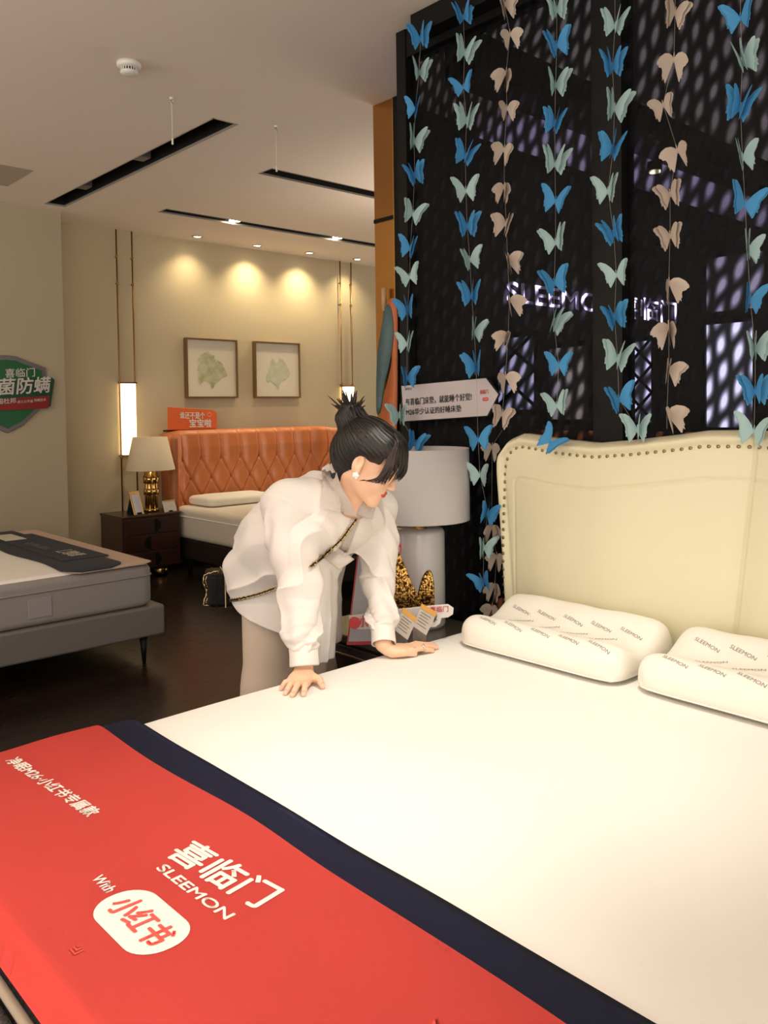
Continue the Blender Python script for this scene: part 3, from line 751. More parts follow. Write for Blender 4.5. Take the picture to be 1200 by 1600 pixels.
# table lamp
lx, ly = 2.285, 2.295
t = thing('table_lamp', 'marble column table lamp with a wide white drum shade', 'table lamp', (lx, ly, NZ))
M_MARBLE = mat('white_marble', (.62, .60, .60), .18, noise=.12, nscale=6)
bm = bmesh.new(); lathe(bm, lx, ly, [(0, NZ+.001), (.098, NZ+.001), (.101, NZ+.012), (.101, .935), (.094, .948), (0, .949)], 56); obj('column_base', bm, M_MARBLE, t, True)
bm = bmesh.new(); lathe(bm, lx, ly, [(0, .949), (.032, .949), (.032, .954), (.010, .957), (.010, 1.25), (0, 1.25)], 24); obj('brass_stem', bm, M_BRASS, t, True)
M_SHADE = mat('drum_shade_fabric', (.52, .50, .50), .8, bump=.06, bscale=400)
bm = bmesh.new(); lathe(bm, lx, ly, [(.200, .985), (.200, 1.262), (.197, 1.262), (.197, .985), (.200, .985)], 72); obj('lamp_shade', bm, M_SHADE, t, True)
bm = bmesh.new()
for k in range(3):
    a = 2*PI*k/3+.5; addtube(bm, [(lx, ly, 1.235), (lx+.198*math.cos(a), ly+.198*math.sin(a), 1.235)], .003, 6)
obj('shade_spider', bm, M_BRASS, t)
bm = bmesh.new(); lathe(bm, lx, ly, [(0, 1.10), (.02, 1.10), (.034, 1.15), (.03, 1.19), (0, 1.205)], 24); obj('bulb', bm, mat('bulb_glass', (.8, .8, .78), .2), t, True)
# arrow shaped sign on the partition
XS = 2.463
t = thing('arrow_sign', 'white arrow shaped sign with black lettering pointing right above the lamp', 'sign', (XS, 2.3, 1.44))
C4 = [onx(x, y, XS) for x, y in ((626, 602), (761, 589), (781, 616), (763, 651), (630, 660))]
P4 = [(p[1], p[2]) for p in C4]
bm = bmesh.new(); prism(bm, P4, (XS, 0, 0), (0, 1, 0), (0, 0, 1), (.006, 0, 0)); obj('black_rim', bm, M_BLACK, t, bevel=.002)
ccy, ccz = sum(p[0] for p in P4)/5, sum(p[1] for p in P4)/5
P5 = [(ccy+(a-ccy)*.975, ccz+(b-ccz)*.945) for a, b in P4]
bm = bmesh.new(); prism(bm, P5, (XS-.003, 0, 0), (0, 1, 0), (0, 0, 1), (.003, 0, 0)); obj('white_face', bm, mat('sign_face', (.50, .45, .46), .6), t)
dy = Vector(onx(722, 637, XS))-Vector(onx(636, 645, XS))
def stext(body, p, w, h, m=M_TEXT_D, bold=.012):
    q = Vector(onx(*p, XS-.0035)); put_text('lettering', body, q, (0, -1, .045), (0, 0, 1), m, t, width=w, height=h, bold=bold, lift=.0008)
def wpx(a, b): return abs((onx(*a, XS)-onx(*b, XS))[1])
stext('有喜临门床垫，就能睡个好觉!', (634, 634), wpx((634, 634), (737, 626)), .030)
stext('M26华少认证的好睡床垫', (635, 649), wpx((635, 649), (721, 642)), .027)
stext('喜眠分', (633, 610), wpx((633, 610), (644, 609)), .010, bold=0)
M_REDP = mat('red_print', (.55, .05, .05), .5)
stext('喜临门', (750, 616), wpx((750, 616), (763, 614)), .016, M_REDP)
q0 = Vector(onx(754, 627, XS-.0035)); bm = bmesh.new(); prism(bm, rrect(.030, .014, .006), q0, (0, -1, .05), (0, 0, 1), (-.0008, 0, 0)); bdg = obj('badge', bm, M_REDP, t)
put_text('badge_lettering', '小红书', q0+Vector((-.001, -.004, .004)), (0, -1, .05), (0, 0, 1), M_SIGNW, bdg, width=.022, height=.007, lift=.0006)
# red bordered photo card standing at the back left of the nightstand
t = thing('framed_card', 'tall white card in a thin red frame standing on the nightstand', 'framed card', (2.1, 2.42, NZ))
A = Vector(at(541, 978, 2.98)); B = Vector(at(609, 968, 2.98)); B2 = Vector(at(628, 850, 3.02)); A2 = Vector(at(560, 852, 3.02))
nrm = (B-A).cross(A2-A).normalized()
def quad_slab(c, name, m, th, parent, off=0):
    bm = bmesh.new(); L = [bm.verts.new(v+nrm*off) for v in c]; Q = [bm.verts.new(v+nrm*(off+th)) for v in c]
    bm.faces.new(L); bm.faces.new(Q[::-1])
    for i in range(4): bm.faces.new((L[i], L[(i+1) % 4], Q[(i+1) % 4], Q[i]))
    return obj(name, bm, m, parent)
zz = NZ+.003-min(A.z, B.z)
for v in (A, B, A2, B2): v.z += zz if v in (A, B) else 0
A.z = B.z = NZ+.003
cen = (A+B+A2+B2)/4
quad_slab([A, B, B2, A2], 'red_frame', M_REDP, -.008, t)
quad_slab([cen+(v-cen)*.93 for v in (A, B, B2, A2)], 'white_face', mat('card_white', (.50, .48, .52), .6), .0015, t, .0005)
quad_slab([A+(A2-A)*.0+(B-A)*.35-nrm*.01, A+(B-A)*.65-nrm*.01, A+(B-A)*.6+(A2-A)*.5-nrm*.012, A+(B-A)*.4+(A2-A)*.5-nrm*.012], 'back_strut', M_BLACK, -.004, t)
# gold sequin two pointed ornament
def goldmat():
    m = mat('gold_sequins', (.55, .30, .08), .25, 1); nt = m.node_tree; b = nt.nodes['Principled BSDF']
    tc = nt.nodes.new('ShaderNodeTexCoord'); v = nt.nodes.new('ShaderNodeTexVoronoi'); v.inputs['Scale'].default_value = 190; nt.links.new(tc.outputs['Object'], v.inputs['Vector'])
    r = nt.nodes.new('ShaderNodeValToRGB'); r.color_ramp.elements[0].color = (.05, .02, .005, 1); r.color_ramp.elements[1].color = (.9, .55, .16, 1); r.color_ramp.elements[0].position = .35; r.color_ramp.elements[1].position = .9
    sp = nt.nodes.new('ShaderNodeSeparateColor'); nt.links.new(v.outputs['Color'], sp.inputs[0]); nt.links.new(sp.outputs[0], r.inputs[0]); nt.links.new(r.outputs[0], b.inputs['Base Color'])
    bp = nt.nodes.new('ShaderNodeBump'); bp.inputs['Strength'].default_value = .8; bp.inputs['Distance'].default_value = .004; nt.links.new(sp.outputs[1], bp.inputs['Height']); nt.links.new(bp.outputs[0], b.inputs['Normal']); return m
wg = 2.945
t = thing('gold_ornament', 'gold sequined ornament with two pointed ears in front of the marble lamp', 'ornament', tuple(at(648, 955, wg)))
def px_prism(pts, w, th, n=5, up=0):
    bm = bmesh.new(); pl = []
    P0 = Vector(at(600, 900, w))
    for x, y in (smooth_poly(pts, n) if n > 1 else pts):
        d = Vector(at(x, y, w))-P0; pl.append((d.dot(Vector(U)), d.dot(Vector(V))))
    prism(bm, pl, P0, U, V, Vector(W)*th); return bm
obj('left_ear', px_prism([(619, 962), (617, 900), (621, 864), (630, 878), (644, 912), (653, 932), (655, 958)], wg, .03), goldmat(), t, bevel=.006)
obj('right_ear', px_prism([(650, 960), (653, 930), (660, 904), (669, 892), (676, 898), (679, 925), (676, 958)], wg+.004, .03), goldmat(), t, bevel=.006)
# white cut out sign lying in front with red and black lettering
ws = 2.83
t = thing('cutout_sign', 'white rounded cut out sign with red and black lettering standing on the nightstand', 'sign', tuple(at(630, 985, ws)))
obj('board', px_prism([(545, 962), (560, 960), (600, 954), (640, 950), (665, 947), (700, 944), (709, 950), (708, 960), (700, 965), (690, 966), (688, 974), (680, 980), (640, 982), (560, 984), (546, 978)], ws, .006, 1), mat('cutout_white', (.62, .58, .56), .5), t, bevel=.002)
def wtext(body, p, w, width, height, m, bold=.015):
    q = Vector(at(*p, w)); put_text('lettering', body, q, Vector(U)+Vector(V)*.05, Vector(V), m, t, width=width, height=height, bold=bold, lift=.001)
wtext('喜临门', (672, 957), ws-.001, .062, .020, M_REDP)
wtext('智', (610, 973), ws-.001, .026, .026, M_TEXT_D); wtext('能推荐', (650, 973), ws-.001, .072, .026, M_TEXT_D)
bm = bmesh.new(); q = Vector(at(554, 973, ws)); addcyl(bm, q, q-Vector(W)*.006, .020, n=24); bmesh.ops.recalc_face_normals(bm, faces=bm.faces)
obj('red_disc', bm, mat('bright_red', (.6, .03, .03), .4), t)
wtext('小红', (562, 980), ws-.006, .045, .040, mat('bright_red', ()), .03)
# two small acrylic price cards
M_ACR = mat('acrylic_card', (.38, .34, .30), .25, noise=.1, nscale=60); M_OTAB = mat('orange_tab', (.50, .25, .04), .5)
for i, (quad, d) in enumerate((([(630, 949), (652, 966), (637, 1000), (616, 984)], 'left'), ([(659, 943), (683, 957), (666, 993), (645, 978)], 'right'))):
    w0 = 2.74+.02*i
    C5 = [Vector(at(x, y, w0+(.03 if k in (0, 1) else 0))) for k, (x, y) in enumerate(quad)]
    zl = min(c.z for c in C5)
    t = thing('price_card', f'small tilted price card with orange top strip, {d} one before the gold ornament', 'price card', tuple(C5[3]), 'price cards on the nightstand')
    nrm = (C5[1]-C5[0]).cross(C5[3]-C5[0]).normalized()
    if nrm.dot(Vector(W)) > 0: nrm = -nrm
    quad_slab(C5, 'card', M_ACR, -.003, t)
    e = [C5[0], C5[1], C5[1]+(C5[2]-C5[1])*.2, C5[0]+(C5[3]-C5[0])*.2]
    quad_slab(e, 'orange_strip', M_OTAB, .0012, t, .0002)
    bm = bmesh.new()
    for k in range(5):
        f = .32+.12*k; a = C5[0]+(C5[3]-C5[0])*f; b = C5[1]+(C5[2]-C5[1])*f
        addtube(bm, [a+(b-a)*.15+nrm*.0012, a+(b-a)*(.8-.1*(k % 2))+nrm*.0012], .0009, 5)
    obj('printed_lines', bm, mat('brown_print', (.16, .10, .06), .6), t)
    f1, f2 = (C5[3], C5[2])
    lo = Vector((0, 0, NZ+.002))
    bm = bmesh.new(); g = [C5[3], C5[2], Vector((C5[2].x, C5[2].y, NZ+.002))+Vector(W)*.05, Vector((C5[3].x, C5[3].y, NZ+.002))+Vector(W)*.05]
    bm.faces.new([bm.verts.new(v) for v in g]); bmesh.ops.solidify(bm, geom=bm.faces[:], thickness=.002); obj('rear_foot', bm, M_ACR, t)
# ================================================================ THE GREY BED AT THE LEFT
M_GREY = mat('grey_leather', (.155, .14, .13), .45, bump=.05, bscale=200)
M_GMAT = mat('grey_white_ticking', (.27, .25, .24), .8, bump=.05, bscale=300)
BX, BY0, BY1 = 2.20, 4.33, 6.15
t = thing('grey_bed', 'low grey upholstered bed base with slim black legs at the left edge', 'bed', (1.3, 5.2, 0))
bm = box(.1, BY0-.02, .155, BX+.05, BY1+.02, .325); obj('base', bm, M_GREY, t, bevel=.016, segs=3)
bm = bmesh.new(); 
for y in (BY0-.02,): addtube(bm, [(.1, y+.012, .312), (BX+.02, y+.012, .312)], .004, 6)
obj('piping', bm, M_GREY, t)
for x, y in ((2.14, BY0+.03), (2.14, BY1-.05), (.2, BY0+.03), (.2, BY1-.05)):
    bm = bmesh.new(); addcyl(bm, (x, y, .002), (x, y, .16), .010, .024, 16); obj('leg', bm, M_BLACK, t, True)
obj('headboard', box(.02, BY0-.05, .1, .10, BY1+.05, 1.1), M_GREY, t, bevel=.03)
t = thing('grey_bed_mattress', 'pale grey sided mattress on the low grey bed at the left', 'mattress', (1.2, 5.2, .325))
soft_slab(.12, BY0, BX, BY1, .325, .56, .035, m=M_GMAT, parent=t, name='body')
soft_slab(.15, BY0+.03, BX-.03, BY1-.03, .50, .575, .035, m=M_SHEET, parent=t, name='quilted_top', crown=.005)
bm = bmesh.new(); P = rrect(BX-.12+.006, BY1-BY0+.006, .07, 8); pts = [(.117+a, BY0-.003+b, .50) for a, b in P]; pts.append(pts[0]); addtube(bm, pts, .004, 6); obj('border_seam', bm, M_GMAT, t, True)
obj('side_label', box(1.50, BY0-.004, .37, 1.62, BY0+.001, .47), mat('grey_label', (.30, .28, .28), .6), t, bevel=.002)
def drape(name, x0, y0, x1, y1, z, m, parent, th=.006, rc=.06, wave=0, nx=24, ny=60):
    bm = bmesh.new(); G = []
    for j in range(ny+1):
        y = y0+(y1-y0)*j/ny; row = []
        e0 = wave*math.sin(7*y); d = y-y0; k = 0
        if d < rc: k = rc-math.sqrt(max(0, rc*rc-(rc-d)**2))
        for i in range(nx+1):
            x = (x0+e0+k)+((x1-k)-(x0+e0+k))*i/nx
            fy = (BY0+.03)-y; zz = z-(fy*fy*5 if fy > 0 else 0)
            fx = x-(BX-.035); zz -= (fx*fx*5 if fx > 0 else 0)
            row.append(bm.verts.new((x, y, zz)))
        G.append(row)
    B_ = [[bm.verts.new(v.co-Vector((0, 0, th))) for v in r] for r in G]
    for j in range(ny):
        for i in range(nx):
            bm.faces.new((G[j][i], G[j][i+1], G[j+1][i+1], G[j+1][i])); bm.faces.new((B_[j][i], B_[j+1][i], B_[j+1][i+1], B_[j][i+1]))
    for j in range(ny):
        bm.faces.new((G[j][0], G[j+1][0], B_[j+1][0], B_[j][0])); bm.faces.new((G[j+1][nx], G[j][nx], B_[j][nx], B_[j+1][nx]))
    for i in range(nx):
        bm.faces.new((G[0][i+1], G[0][i], B_[0][i], B_[0][i+1])); bm.faces.new((G[ny][i], G[ny][i+1], B_[ny][i+1], B_[ny][i]))
    me = bpy.data.meshes.new(name); bm.to_mesh(me); bm.free()
    return finish(name, me, m, parent)
t = thing('navy_bed_runner', 'dark navy runner with a beige end lying on the grey bed', 'bed runner', (2.0, 5.2, .58))
M_NAVY2 = mat('dark_navy_cloth', (.022, .026, .040), .8); M_BEIGE = mat('beige_cloth', (.52, .38, .29), .8)
drape('beige_layer', 1.72, BY0-.008, BX-.0, BY1-.02, .579, M_BEIGE, t, wave=.01)
drape('navy_layer', 1.70, BY0-.012, 2.03, BY1-.02, .587, M_NAVY2, t, wave=.014, rc=.09)
obj('folded_flap', box(1.80, BY0+.30, .585, 2.07, BY1-.3, .592), M_NAVY2, t, bevel=.004)
put_text('lettering', '喜临门', (1.98, 4.72, .593), (0, 1, 0), (-1, 0, 0), M_SIGNW, t, width=.24, height=.10, bold=.02)
put_text('lettering', '净眠护脊床垫', (1.92, 5.08, .593), (0, 1, 0), (-1, 0, 0), mat('grey_print', (.15, .15, .16), .6), t, width=.36, height=.055)
tt = obj('price_leaflet', box(1.82, 5.62, .5925, 1.95, 5.92, .595), M_SIGNW); tag(tt, 'small white leaflet lying on the navy runner at the far left', 'leaflet')

# ================================================================ WALNUT NIGHTSTAND AND ITS THINGS
M_WAL = mat('dark_walnut', (.042, .016, .009), .30, noise=.3, nscale=5, coat=.3)
M_WALF = mat('dark_walnut_front', (.034, .012, .008), .35, noise=.3, nscale=6)
x0, x1, y0, y1, zt = 3.03, 3.56, 6.50, 6.93, .55
t = thing('walnut_nightstand', 'dark walnut three drawer nightstand beside the orange bed', 'nightstand', ((x0+x1)/2, 6.7, 0))
obj('carcass', box(x0, y0+.015, .09, x1, y1, zt-.02), M_WAL, t, bevel=.004)
obj('top', box(x0-.006, y0, zt-.02, x1+.006, y1+.004, zt), M_WAL, t, bevel=.004)
for k in range(3):
    za = .10+k*.143
    d = obj('drawer', box(x0+.012, y0-.002, za, x1-.012, y0+.015, za+.136), M_WALF, t, bevel=.003)
    bm = bmesh.new(); sg = 1 if k % 2 == 0 else -1
    hxn = (x0+x1)/2+(.02 if k % 2 == 0 else -.02)
    arc = [(sg*.055*math.sin(a), .055*math.cos(a)) for a in np.linspace(0, PI, 20)]
    prism(bm, arc if sg > 0 else arc[::-1], (hxn, y0-.003, za+.068), (1, 0, 0), (0, 0, 1), (0, -.004, 0)); obj('half_round_pull', bm, M_BLACK, d)
bm = bmesh.new(); lathe(bm, 3.42, 6.62, [(0, .001), (.06, .001), (.06, .09), (0, .09)], 32); lathe(bm, 3.15, 6.62, [(0, .001), (.06, .001), (.06, .09), (0, .09)], 32)
obj('brass_plinth', bm, M_BRASS, t, True)
lx, ly = 3.38, 6.68
t = thing('brass_lamp', 'table lamp with stacked brass cylinders and a tapered white shade', 'table lamp', (lx, ly, zt))
bm = bmesh.new()
def bundle(bm, cx, cy, r, off, z0, z1):
    for k in range(4):
        a = PI/4+k*PI/2; addcyl(bm, (cx+off*math.cos(a), cy+off*math.sin(a), z0), (cx+off*math.cos(a), cy+off*math.sin(a), z1), r, n=20)
bundle(bm, lx, ly, .026, .030, zt+.001, .90); obj('brass_tubes', bm, M_BRASS, t, True)
for za, zb_ in ((.80, .865), (.70, .755), (zt+.001, zt+.03)):
    bm = bmesh.new(); bundle(bm, lx, ly, .034, .034, za, zb_); obj('brass_band', bm, M_BRASS, t, True)
bm = bmesh.new(); lathe(bm, lx, ly, [(.208, .915), (.145, 1.20), (.142, 1.20), (.205, .915), (.208, .915)], 56); obj('lamp_shade', bm, mat('warm_shade_fabric', (.66, .56, .40), .8, sub=0), t, True)
bm = bmesh.new(); addcyl(bm, (lx, ly, .90), (lx, ly, 1.21), .006); 
for k in range(3): a = 2*PI*k/3; addtube(bm, [(lx, ly, 1.19), (lx+.146*math.cos(a), ly+.146*math.sin(a), 1.19)], .0025, 6)
obj('stem_and_spider', bm, M_BRASS, t)
# gold stand with phone-like card
t = thing('gold_photo_stand', 'gold framed photo stand leaning back on the walnut nightstand', 'photo stand', (3.19, 6.56, zt))
def tilted(t, c, w, h, ang, lean, name, m, th, off=0):
    R3 = Matrix.Rotation(ang, 3, 'Z') @ Matrix.Rotation(-lean, 3, 'X')
    bm = bmesh.new(); addbox(bm, -w/2, 0, 0, w/2, th, h)
    for v in bm.verts: v.co = R3 @ Vector((v.co.x, v.co.y+off, v.co.z))+Vector(c)
    return obj(name, bm, m, t, bevel=.0015)
c = (3.20, 6.545, zt+.004)
tilted(t, c, .105, .205, .25, .32, 'gold_frame', M_BRASS, .010)
tilted(t, (c[0], c[1], c[2]), .075, .17, .25, .32, 'photo', mat('photo_paper', (.62, .60, .66), .5), .002, -.003)
tilted(t, (c[0]+.0, c[1]-.001, c[2]+.0), .05, .018, .25, .32, 'name_plate', M_BLACK, .002, -.0055)
bm = bmesh.new(); prism(bm, [(0, 0), (.09, 0), (.03, .13)], (3.155, 6.60, zt+.002), (0, 1, 0), (0, 0, 1), (.03, 0, 0)); obj('easel_back', bm, M_BLACK, t)
t = thing('small_card_stand', 'small landscape acrylic card with gold top edge on the walnut nightstand', 'card stand', (3.50, 6.55, zt))
c = (3.485, 6.53, zt+.003)
tilted(t, c, .135, .10, .20, .35, 'card', mat('cream_card', (.58, .52, .44), .4), .004)
tilted(t, (c[0]-.0, c[1]+.031, c[2]+.088), .135, .010, .20, .35, 'gold_edge', M_BRASS, .004, -.002)
tilted(t, (c[0], c[1], c[2]), .04, .012, .20, .35, 'black_label', M_BLACK, .001, -.002)
bm = bmesh.new(); prism(bm, [(0, 0), (.06, 0), (.035, .085)], (3.47, 6.565, zt+.001), (0, 1, 0), (0, 0, 1), (.03, 0, 0)); obj('rear_strut', bm, mat('cream_card', ()), t)

# ================================================================ ORANGE TUFTED BED
M_ORL = mat('cognac_leather', (.56, .18, .06), .38, bump=.04, bscale=160, noise=.06, nscale=6)
t = thing('tufted_bed', 'cognac orange leather bed with a deep buttoned wing headboard', 'bed', (4.5, 6.0, 0))
HX0, HX1, HY = 3.60, 5.52, 6.80
hw = (HX1-HX0)/2; hc = (HX0+HX1)/2
bm = bmesh.new(); NX_, NZ_ = 420, 130; zb, ztop = .30, 1.245
px_ = .212; rows = [.985, .80, .62]
def tuft(x, z):
    """depth of the buttoned surface (positive = towards the room)"""
    d = .045
    ux = (x-hc)/px_
    if z > rows[0]:
        fx = ux-round(ux); d -= .020*math.exp(-(fx/.05)**2)*1.0 + .006*abs(fx)
        d -= .012*math.exp(-((z-rows[0])**2+(fx*px_)**2)/.0006)
        return d+.008*math.cos(fx*2*PI)
    q = (rows[0]-z)/.18
    a = ux+q*.5; b = ux-q*.5
    fa = a-round(a); fb = b-round(b)
    cr_ = max(math.exp(-(fa/.055)**2), math.exp(-(fb/.055)**2))
    d += .010*math.cos(fa*2*PI)*.5+.010*math.cos(fb*2*PI)*.5
    d -= .016*cr_
    d -= .022*math.exp(-(fa*fa+fb*fb)/.012)
    return d
vs = []
for i in range(NX_+1):
    x = HX0+(HX1-HX0)*i/NX_; r = []
    e = min(1, (hw-abs(x-hc))/.20); wing = .20*(1-e)**2.2
    for j in range(NZ_+1):
        z = zb+(ztop-zb)*j/NZ_
        zz = z-.03*(1-e)**2*(j/NZ_)
        k = min(1, (ztop-z)/.05)
        y = HY-tuft(x, z)*min(1, e*2.2)*(.35+.65*min(1, (ztop-z)/.16))-wing+.04*(1-k)**2
        r.append(bm.verts.new((x, y, zz)))
    vs.append(r)
for i in range(NX_):
    for j in range(NZ_): bm.faces.new((vs[i][j], vs[i][j+1], vs[i+1][j+1], vs[i+1][j]))
per = [vs[0][j] for j in range(NZ_+1)]+[vs[i][NZ_] for i in range(1, NX_+1)]+[vs[NX_][j] for j in range(NZ_-1, -1, -1)]
bk = [bm.verts.new((v.co.x, HY+.11, v.co.z)) for v in per]
for i in range(len(per)-1): bm.faces.new((per[i], bk[i], bk[i+1], per[i+1]))
bm.faces.new(bk)
obj('headboard', bm, M_ORL, t, True)
M_BTN = mat('cognac_button', (.38, .11, .035), .4); bme = None
for k, z in enumerate(rows):
    for i in range(-5, 6):
        x = hc+(i+(.5 if k % 2 else 0))*px_
        if abs(x-hc) > hw-.17 or x > hc+.75: continue
        if bme is None:
            b2 = bmesh.new(); bmesh.ops.create_uvsphere(b2, u_segments=12, v_segments=8, radius=.011, matrix=Matrix.Diagonal((1, .5, 1, 1))); o = obj('tuft_button', b2, M_BTN, None, True); bme = o.data
        else: o = bpy.data.objects.new('tuft_button', bme); col.objects.link(o)
        o.parent = t; o.location = Vector((x, HY-tuft(x, z)-.001, z))-Vector((4.5, 6.0, 0))
bm = bmesh.new()
obj('bed_frame', box(3.62, 4.75, .12, 5.50, 6.78, .30), mat('dark_brown_leather', (.02, .012, .010), .5), t, bevel=.02)
for x in (3.7, 5.42):
    for y in (4.85, 6.6): obj('leg', cyl((x, y, 0), (x, y, .12), .02, .03, 14), M_BLACK, t)
t = thing('orange_bed_mattress', 'white mattress on the cognac orange bed behind the woman', 'mattress', (4.5, 5.8, .30))
soft_slab(3.60, 4.80, 5.46, 6.70, .30, .58, .05, m=mat('warm_white_sheet', (.70, .63, .52), .8, bump=.1, bscale=30), parent=t, name='body')
bm = bmesh.new(); P = rrect(1.868, 1.908, .07, 8); pts = [(3.596+a, 4.796+b, .50) for a, b in P]; pts.append(pts[0]); addtube(bm, pts, .005, 6); obj('edge_seam', bm, M_SHEET, t, True)
tb = soft_slab(3.72, 6.27, 4.42, 6.69, .583, .66, .035, m=M_PILLOW, name='flat_pillow', crown=.02, wob=.003)
tag(tb, 'flat white pillow on the left side of the cognac orange bed', 'pillow', 'pillows on the orange bed')
tb = soft_slab(4.60, 6.27, 5.30, 6.69, .583, .66, .035, m=M_PILLOW, name='flat_pillow', crown=.02, wob=.003)
tag(tb, 'flat white pillow on the right side of the orange bed, behind the woman', 'pillow', 'pillows on the orange bed')
# orange sign on top of the headboard
Ys = 6.87
t = thing('orange_sign', 'orange sign with white lettering standing on the tufted headboard', 'sign', (3.9, Ys, 1.25))
def xzp(px, py): p = ony(px, py, Ys); return (p[0], p[2])
bm = bmesh.new(); prism(bm, [xzp(262, 672), xzp(262, 636), xzp(334, 640.5), xzp(339, 645), xzp(339, 673)], (0, Ys, 0), (1, 0, 0), (0, 0, 1), (0, .006, 0)); obj('board', bm, mat('orange_board', (.75, .14, .03), .5), t, bevel=.002)
a = xzp(281, 654); b = xzp(320, 654); put_text('lettering', '谁还不是个', (a[0], Ys-.001, a[1]), (1, 0, -.03), (0, 0, 1), M_WPRINT, t, width=b[0]-a[0], height=.062, bold=.02)
a = xzp(296, 667.5); b = xzp(330, 667.5); put_text('lettering', '宝宝啦', (a[0], Ys-.001, a[1]), (1, 0, -.02), (0, 0, 1), M_WPRINT, t, width=b[0]-a[0], height=.075, bold=.03)
a = xzp(327, 648)
bm = bmesh.new(); addtube(bm, [(a[0]+.018*math.cos(q), Ys-.002, a[1]+.018*math.sin(q)) for q in np.linspace(0, 2*PI, 20)], .003, 6, False); obj('ring_emblem', bm, mat('peach_print', (.8, .4, .2), .6), t)
obj('foot_strip', box(3.62, Ys-.002, 1.235, 4.15, Ys+.03, 1.25), M_BLACK, t)

# ================================================================ PAPER BUTTERFLIES ON THREADS
def mpaper(name, c): return mat(name, c, .75, sub=0)
PB = mpaper('blue_paper', (.05, .26, .52)); PW = mpaper('pale_aqua_paper', (.34, .50, .50)); PC = mpaper('cream_paper', (.50, .42, .35))
WING = [(0, -.004), (.006, .010), (.016, .026), (.030, .041), (.044, .049), (.052, .047), (.052, .040), (.047, .031), (.045, .023), (.039, .016), (.036, .008), (.030, .004),
        (.034, -.002), (.035, -.012), (.031, -.020), (.033, -.027), (.029, -.025), (.026, -.030), (.025, -.042), (.022, -.044), (.020, -.033), (.014, -.030), (.008, -.022), (.003, -.012)]
def butterfly_mesh(name, m, ang1, ang2, seed, droop=0):
    rnd = random.Random(seed); bm = bmesh.new(); t = .0005
    for lay, (ang, s, tw) in enumerate(((ang1, 1, 0), (ang2, .93, .05))):
        for sd in (-1, 1):
            a = ang+rnd.uniform(-.18, .18)
            F_, B_ = [], []
            for x, z in WING:
                x, z = x*s, z*s
                d = x*math.sin(a)+6*x*x*.6*(1 if lay == 0 else .6)     # wings swing forward and curl
                w = x*math.cos(a)
                z2 = z+x*tw-droop*x-6*droop*x*x
                F_.append(bm.verts.new((-d, sd*w, z2))); B_.append(bm.verts.new((-d-t, sd*w, z2)))
            ff = bm.faces.new(F_); fb = bm.faces.new(B_[::-1])
            n = len(F_)
            for i in range(n): bm.faces.new((F_[i], B_[i], B_[(i+1) % n], F_[(i+1) % n]))
            bmesh.ops.triangulate(bm, faces=[ff, fb])
    addtube(bm, [(-.001, 0, -.014), (-.002, 0, .0), (-.001, 0, .014)], [.0008, .0016, .001], 6)
    bmesh.ops.recalc_face_normals(bm, faces=bm.faces); me = bpy.data.meshes.new(name); bm.to_mesh(me); bm.free(); me.materials.append(m); return me
BM = {}
for k, (m, n) in {'B': (PB, 'blue'), 'W': (PW, 'aqua'), 'C': (PC, 'cream')}.items():
    BM[k] = [butterfly_mesh(n, m, a1, a2, s) for s, (a1, a2) in enumerate(((.25, .75), (.40, .95), (.12, .60), (.55, 1.1))) ]
FOLD = [butterfly_mesh('cream_folded', PC, a1, a2, s, dr) for s, (a1, a2, dr) in enumerate(((.62, .9, .75), (.8, 1.0, 1.0), (.5, .8, .9), (.7, .95, .55)))]
STR = [
 ('leftmost', 2.40, [(657,60,'B'),(655,113,'W'),(649,170,'B'),(647,220,'W'),(648,274,'B'),(645,333,'W'),(641,387,'B'),(640,432,'W'),(637,484,'B'),(636,537,'W'),(636,590,'B'),(624,648,'W'),(648,692,'B')]),
 ('second from left', 2.40, [(724,27,'B'),(726,82,'W'),(724,136,'B'),(729,188,'W'),(727,244,'B'),(728,297,'W'),(730,353,'B'),(734,405,'W'),(737,462,'B'),(741,517,'W'),(744,573,'B'),(747,686,'B'),(750,741,'W'),(762,800,'B'),(756,855,'W'),(755,908,'B')]),
 ('third from left', 2.40, [(788,5,'C'),(797,52,'C'),(791,112,'C'),(792,168,'C'),(788,232,'C'),(788,290,'C'),(791,348,'C'),(793,406,'C'),(796,467,'C'),(794,523,'C'),(790,587,'C'),(785,645,'C')]),
 ('fourth from left', 2.39, [(870,15,'W'),(870,70,'B'),(868,132,'W'),(867,193,'B'),(867,256,'W'),(868,313,'B'),(868,378,'W'),(866,441,'B'),(865,503,'W'),(873,569,'B'),(870,633,'W')]),
 ('third from right', 2.40, [(961,40,'W'),(957,104,'B'),(960,168,'W'),(958,234,'B'),(950,298,'W'),(959,365,'B'),(963,428,'W'),(960,495,'B'),(965,560,'W'),(967,623,'B'),(996,670,'W')]),
 ('second from right', 2.40, [(1055,18,'C'),(1053,90,'C'),(1036,163,'C'),(1058,233,'C'),(1047,302,'C'),(1047,367,'C'),(1045,440,'C'),(1045,508,'C'),(1045,575,'C'),(1042,645,'C')]),
 ('rightmost', 2.40, [(1157,27,'B'),(1160,97,'W'),(1157,168,'B'),(1160,245,'W'),(1164,318,'B'),(1168,390,'W'),(1172,467,'B'),(1180,543,'W'),(1180,610,'B'),(1178,672,'W')]),
]
CN = {'B': 'blue', 'W': 'pale aqua', 'C': 'cream'}
rnd = random.Random(21)
M_THREAD = mat('thread', (.30, .28, .26), .6)
